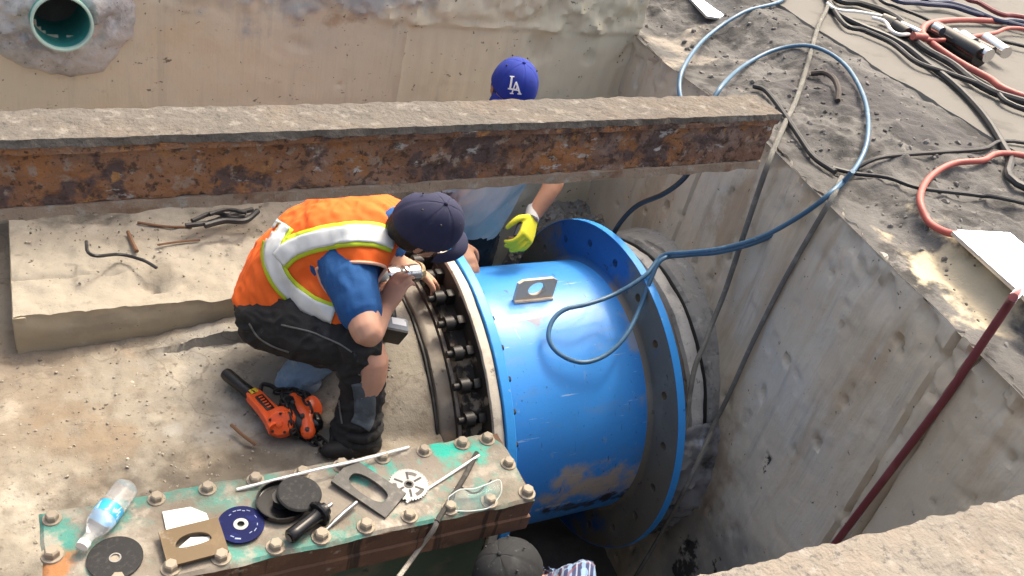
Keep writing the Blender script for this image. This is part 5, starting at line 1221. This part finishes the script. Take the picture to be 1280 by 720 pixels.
gb_ = MB(); pn = V((-.35, .75, -.45)); dd = hdir.normalized(); pn = (pn-dd*pn.dot(dd)).normalized(); th_ = V((-.8, -.2, .3)); th_ = (th_-dd*th_.dot(dd)-pn*th_.dot(pn)).normalized()
gb_.loft([(w2L+dd*.03+pn*.014+th_*.012, th_, .030, .014), (w2L+dd*.07+pn*.015+th_*.014, th_, .040, .015), (w2L+dd*.12+pn*.02+th_*.012, th_, .038, .014)], 16, 3)
o = gb_.build('palm_coating', GLOVE_K, None); o.parent = gl_
for q in o.data.vertices: q.co -= LOC[P2.name]
MB().lathe([(-.045, .036), (-.044, .039), (-.01, .038), (.012, .036), (.013, .03)], w2L, dd, 20, sq=.85).build('glove_cuff', GLOVE_G, P2)
t_ = MB(); t_.loft(infl(T2[1:], .014), 28, 4); t_.limb([s2L+V((-.06, 0, 0)), s2L, s2L.lerp(e2L, .55)], [.078, .078, .070], 16, 5); t_.limb([s2R+V((.06, 0, 0)), s2R, s2R.lerp(e2R, .55)], [.078, .078, .070], 16, 5)
t_.loft([(hp+V((0, .0, .12)), X_, .176, .126), (hp+V((0, -.01, .25)), X_, .178, .13)], 28, 4)
t_.build('t_shirt', TEE_GREY, P2, rm=.008, sit=3, wr=folds(.014, 8, (.5, 0, 1), .3))
j_ = MB(); j_.loft(infl(T2[:2], .014), 24, 4)
for s_ in (-1, 1): j_.limb([hp+V((.09*s_, .02, -.05)), V((1.66+.10*s_, 3.08, -.42)), V((1.66+.10*s_, 3.13, -.80))], [.108, .080, .072], 16, 6)
j_.build('trousers', JEANS, P2, rm=.009, sit=3, wr=wrk(.008, 12))
for s_ in (-1, 1): MB().limb([V((1.66+.10*s_, 3.15, -.83)), V((1.66+.115*s_, 2.97, -.85))], [.045, .042], 12, 4).build('boot', BOOT, P2)
hs = MB(); hs.sphere(hd2+V((0, .016, .004)), (.080, .092, .094), 16, 12); hs.build('hair', HAIR, P2, rm=.008, sit=2)
cb_ = add_cap(P2, hd2+V(u2).normalized()*.028, f2, u2, CAP_BLUE, 1.06)
bc_ = bvh_of(cb_, LOC[P2.name])
def stroke(pts, w_):
    ribbon(bc_, pts, w_, .002, WHITE_TH, 'cap_letter', P2, 5, 2, .0015)
LET = MB()
def letter(strokes):
    vs = []; fs = []
    for pts, w_ in strokes:
        P = smooth_path([V((u, v, 0)) for u, v in pts], 6); rows = []
        for i, p in enumerate(P):
            t = (P[min(i+1, len(P)-1)]-P[max(i-1, 0)]).normalized(); q = V((-t.y, t.x, 0)); row = []
            for j in range(3):
                c = p+q*w_*(j/2-.5); h, nn = cast(bc_, c.x, c.y); row.append(None if h is None else h+nn*.0025)
            rows.append(row)
        for i in range(len(rows)-1):
            for j in range(2):
                q = [rows[i][j], rows[i+1][j], rows[i+1][j+1], rows[i][j+1]]
                if None in q: continue
                b0 = len(vs); vs += q; fs.append((b0, b0+1, b0+2, b0+3))
    o = mk('cap_letter', vs, fs, WHITE_TH, None); o.parent = cb_
    for q in o.data.vertices: q.co -= LOC[P2.name]
    md = o.modifiers.new('t', 'SOLIDIFY'); md.thickness = .0018; md.offset = 0
letter([([(640.2, 96), (639.2, 103), (637.8, 110.5)], 2.2), ([(637.6, 95.6), (643, 96.2)], 1.2), ([(635.2, 110.6), (641, 111.4), (645.6, 111.8)], 1.8), ([(645.4, 112), (646.4, 108.4)], 1.4)])
letter([([(645.2, 102.6), (642.4, 109.5), (640, 116.2)], 1.5), ([(645, 102.4), (647.6, 109.5), (649.4, 116.6)], 2.2), ([(641.6, 112.2), (648, 112.8)], 1.3), ([(637.6, 116.3), (642, 116.7)], 1.3), ([(646.8, 117), (651.8, 117.4)], 1.3)])

# --- worker down in the pit in front of the platform
P3 = thing('person', 'worker in dusty black cap and plaid shirt stooping in the pit below the platform', 'person', (1.2, 1.15, -1.3))
hd3 = W(636, 725, 2.49); f3 = V((-.75, -.35, -.35)); u3 = V((-.25, .12, 1))
sh3a, sh3b = W(692, 722, 2.50), W(735, 800, 2.5)
c3 = (sh3a+sh3b)/2
hp3 = V((c3.x+.06, c3.y-.04, -.48)); lt3 = (sh3a-sh3b).normalized()
T3 = [(hp3-V((0, 0, .1)), lt3, .15, .11), (hp3, lt3, .165, .12), (hp3.lerp(c3, .5), lt3, .165, .12), (c3-V((0, 0, .10)), lt3, .19, .125), (c3-V((0, 0, .02)), lt3, .17, .09), (c3.lerp(hd3, .4), lt3, .07, .06)]
b = MB(); b.loft(T3, 24, 4); b.limb([c3.lerp(hd3, .2), hd3-V((0, 0, .05))], [.058, .054], 12, 3); add_head(b, hd3, f3, u3)
arms = []
for s_, sp_ in ((1, sh3a), (-1, sh3b)):
    sp2 = sp_-V((0, 0, .07))-lt3*.03*s_; e_ = sp2+V((-.06, -.02, -.27)); w_ = e_+V((-.20, 0, .02)); arms.append((sp2, e_, w_))
    b.limb([sp2, e_, w_], [.060, .046, .030], 14, 6); add_hand(b, w_, V((-1, 0, -.1)), V((0, 0, -1)), lt3*-s_, .4)
legs = []
for s_ in (-1, 1):
    h_ = hp3+lt3*.09*s_-V((0, 0, .05)); k_ = V((h_.x-.12, h_.y, -.88)); a_ = V((h_.x-.02, h_.y, -1.2)); legs.append((h_, k_, a_)); b.limb([h_, k_, a_], [.088, .06, .044], 14, 6)
b.build('body', SKIN_TAN, P3, rm=.0075, sit=3)
t_ = MB(); t_.loft(infl(T3[1:], .016), 28, 4)
for s_, e_, w_ in arms: t_.limb([s_, e_, e_.lerp(w_, .85)], [.078, .062, .045], 16, 6)
t_.build('plaid_shirt', PLAID, P3, rm=.008, sit=3, wr=wrk(.007, 12))
j_ = MB(); j_.loft(infl(T3[:2], .012), 24, 3)
for l_ in legs: j_.limb(list(l_), [.106, .078, .07], 16, 6)
j_.build('trousers', JEANS, P3, rm=.010, sit=3)
for h_, k_, a_ in legs: MB().limb([a_-V((-.02, 0, .05)), a_+V((-.17, 0, -.06))], [.046, .042], 12, 4).build('boot', BOOT, P3)
hs = MB(); hs.sphere(hd3-V(f3).normalized()*.014, (.079, .092, .094), 16, 12, V(f3).to_track_quat('Y', 'Z').to_matrix()); hs.build('hair', HAIR, P3, rm=.008, sit=2)
add_cap(P3, hd3+V(u3).normalized()*.026, f3, u3, CAP_BLACK, 1.0)
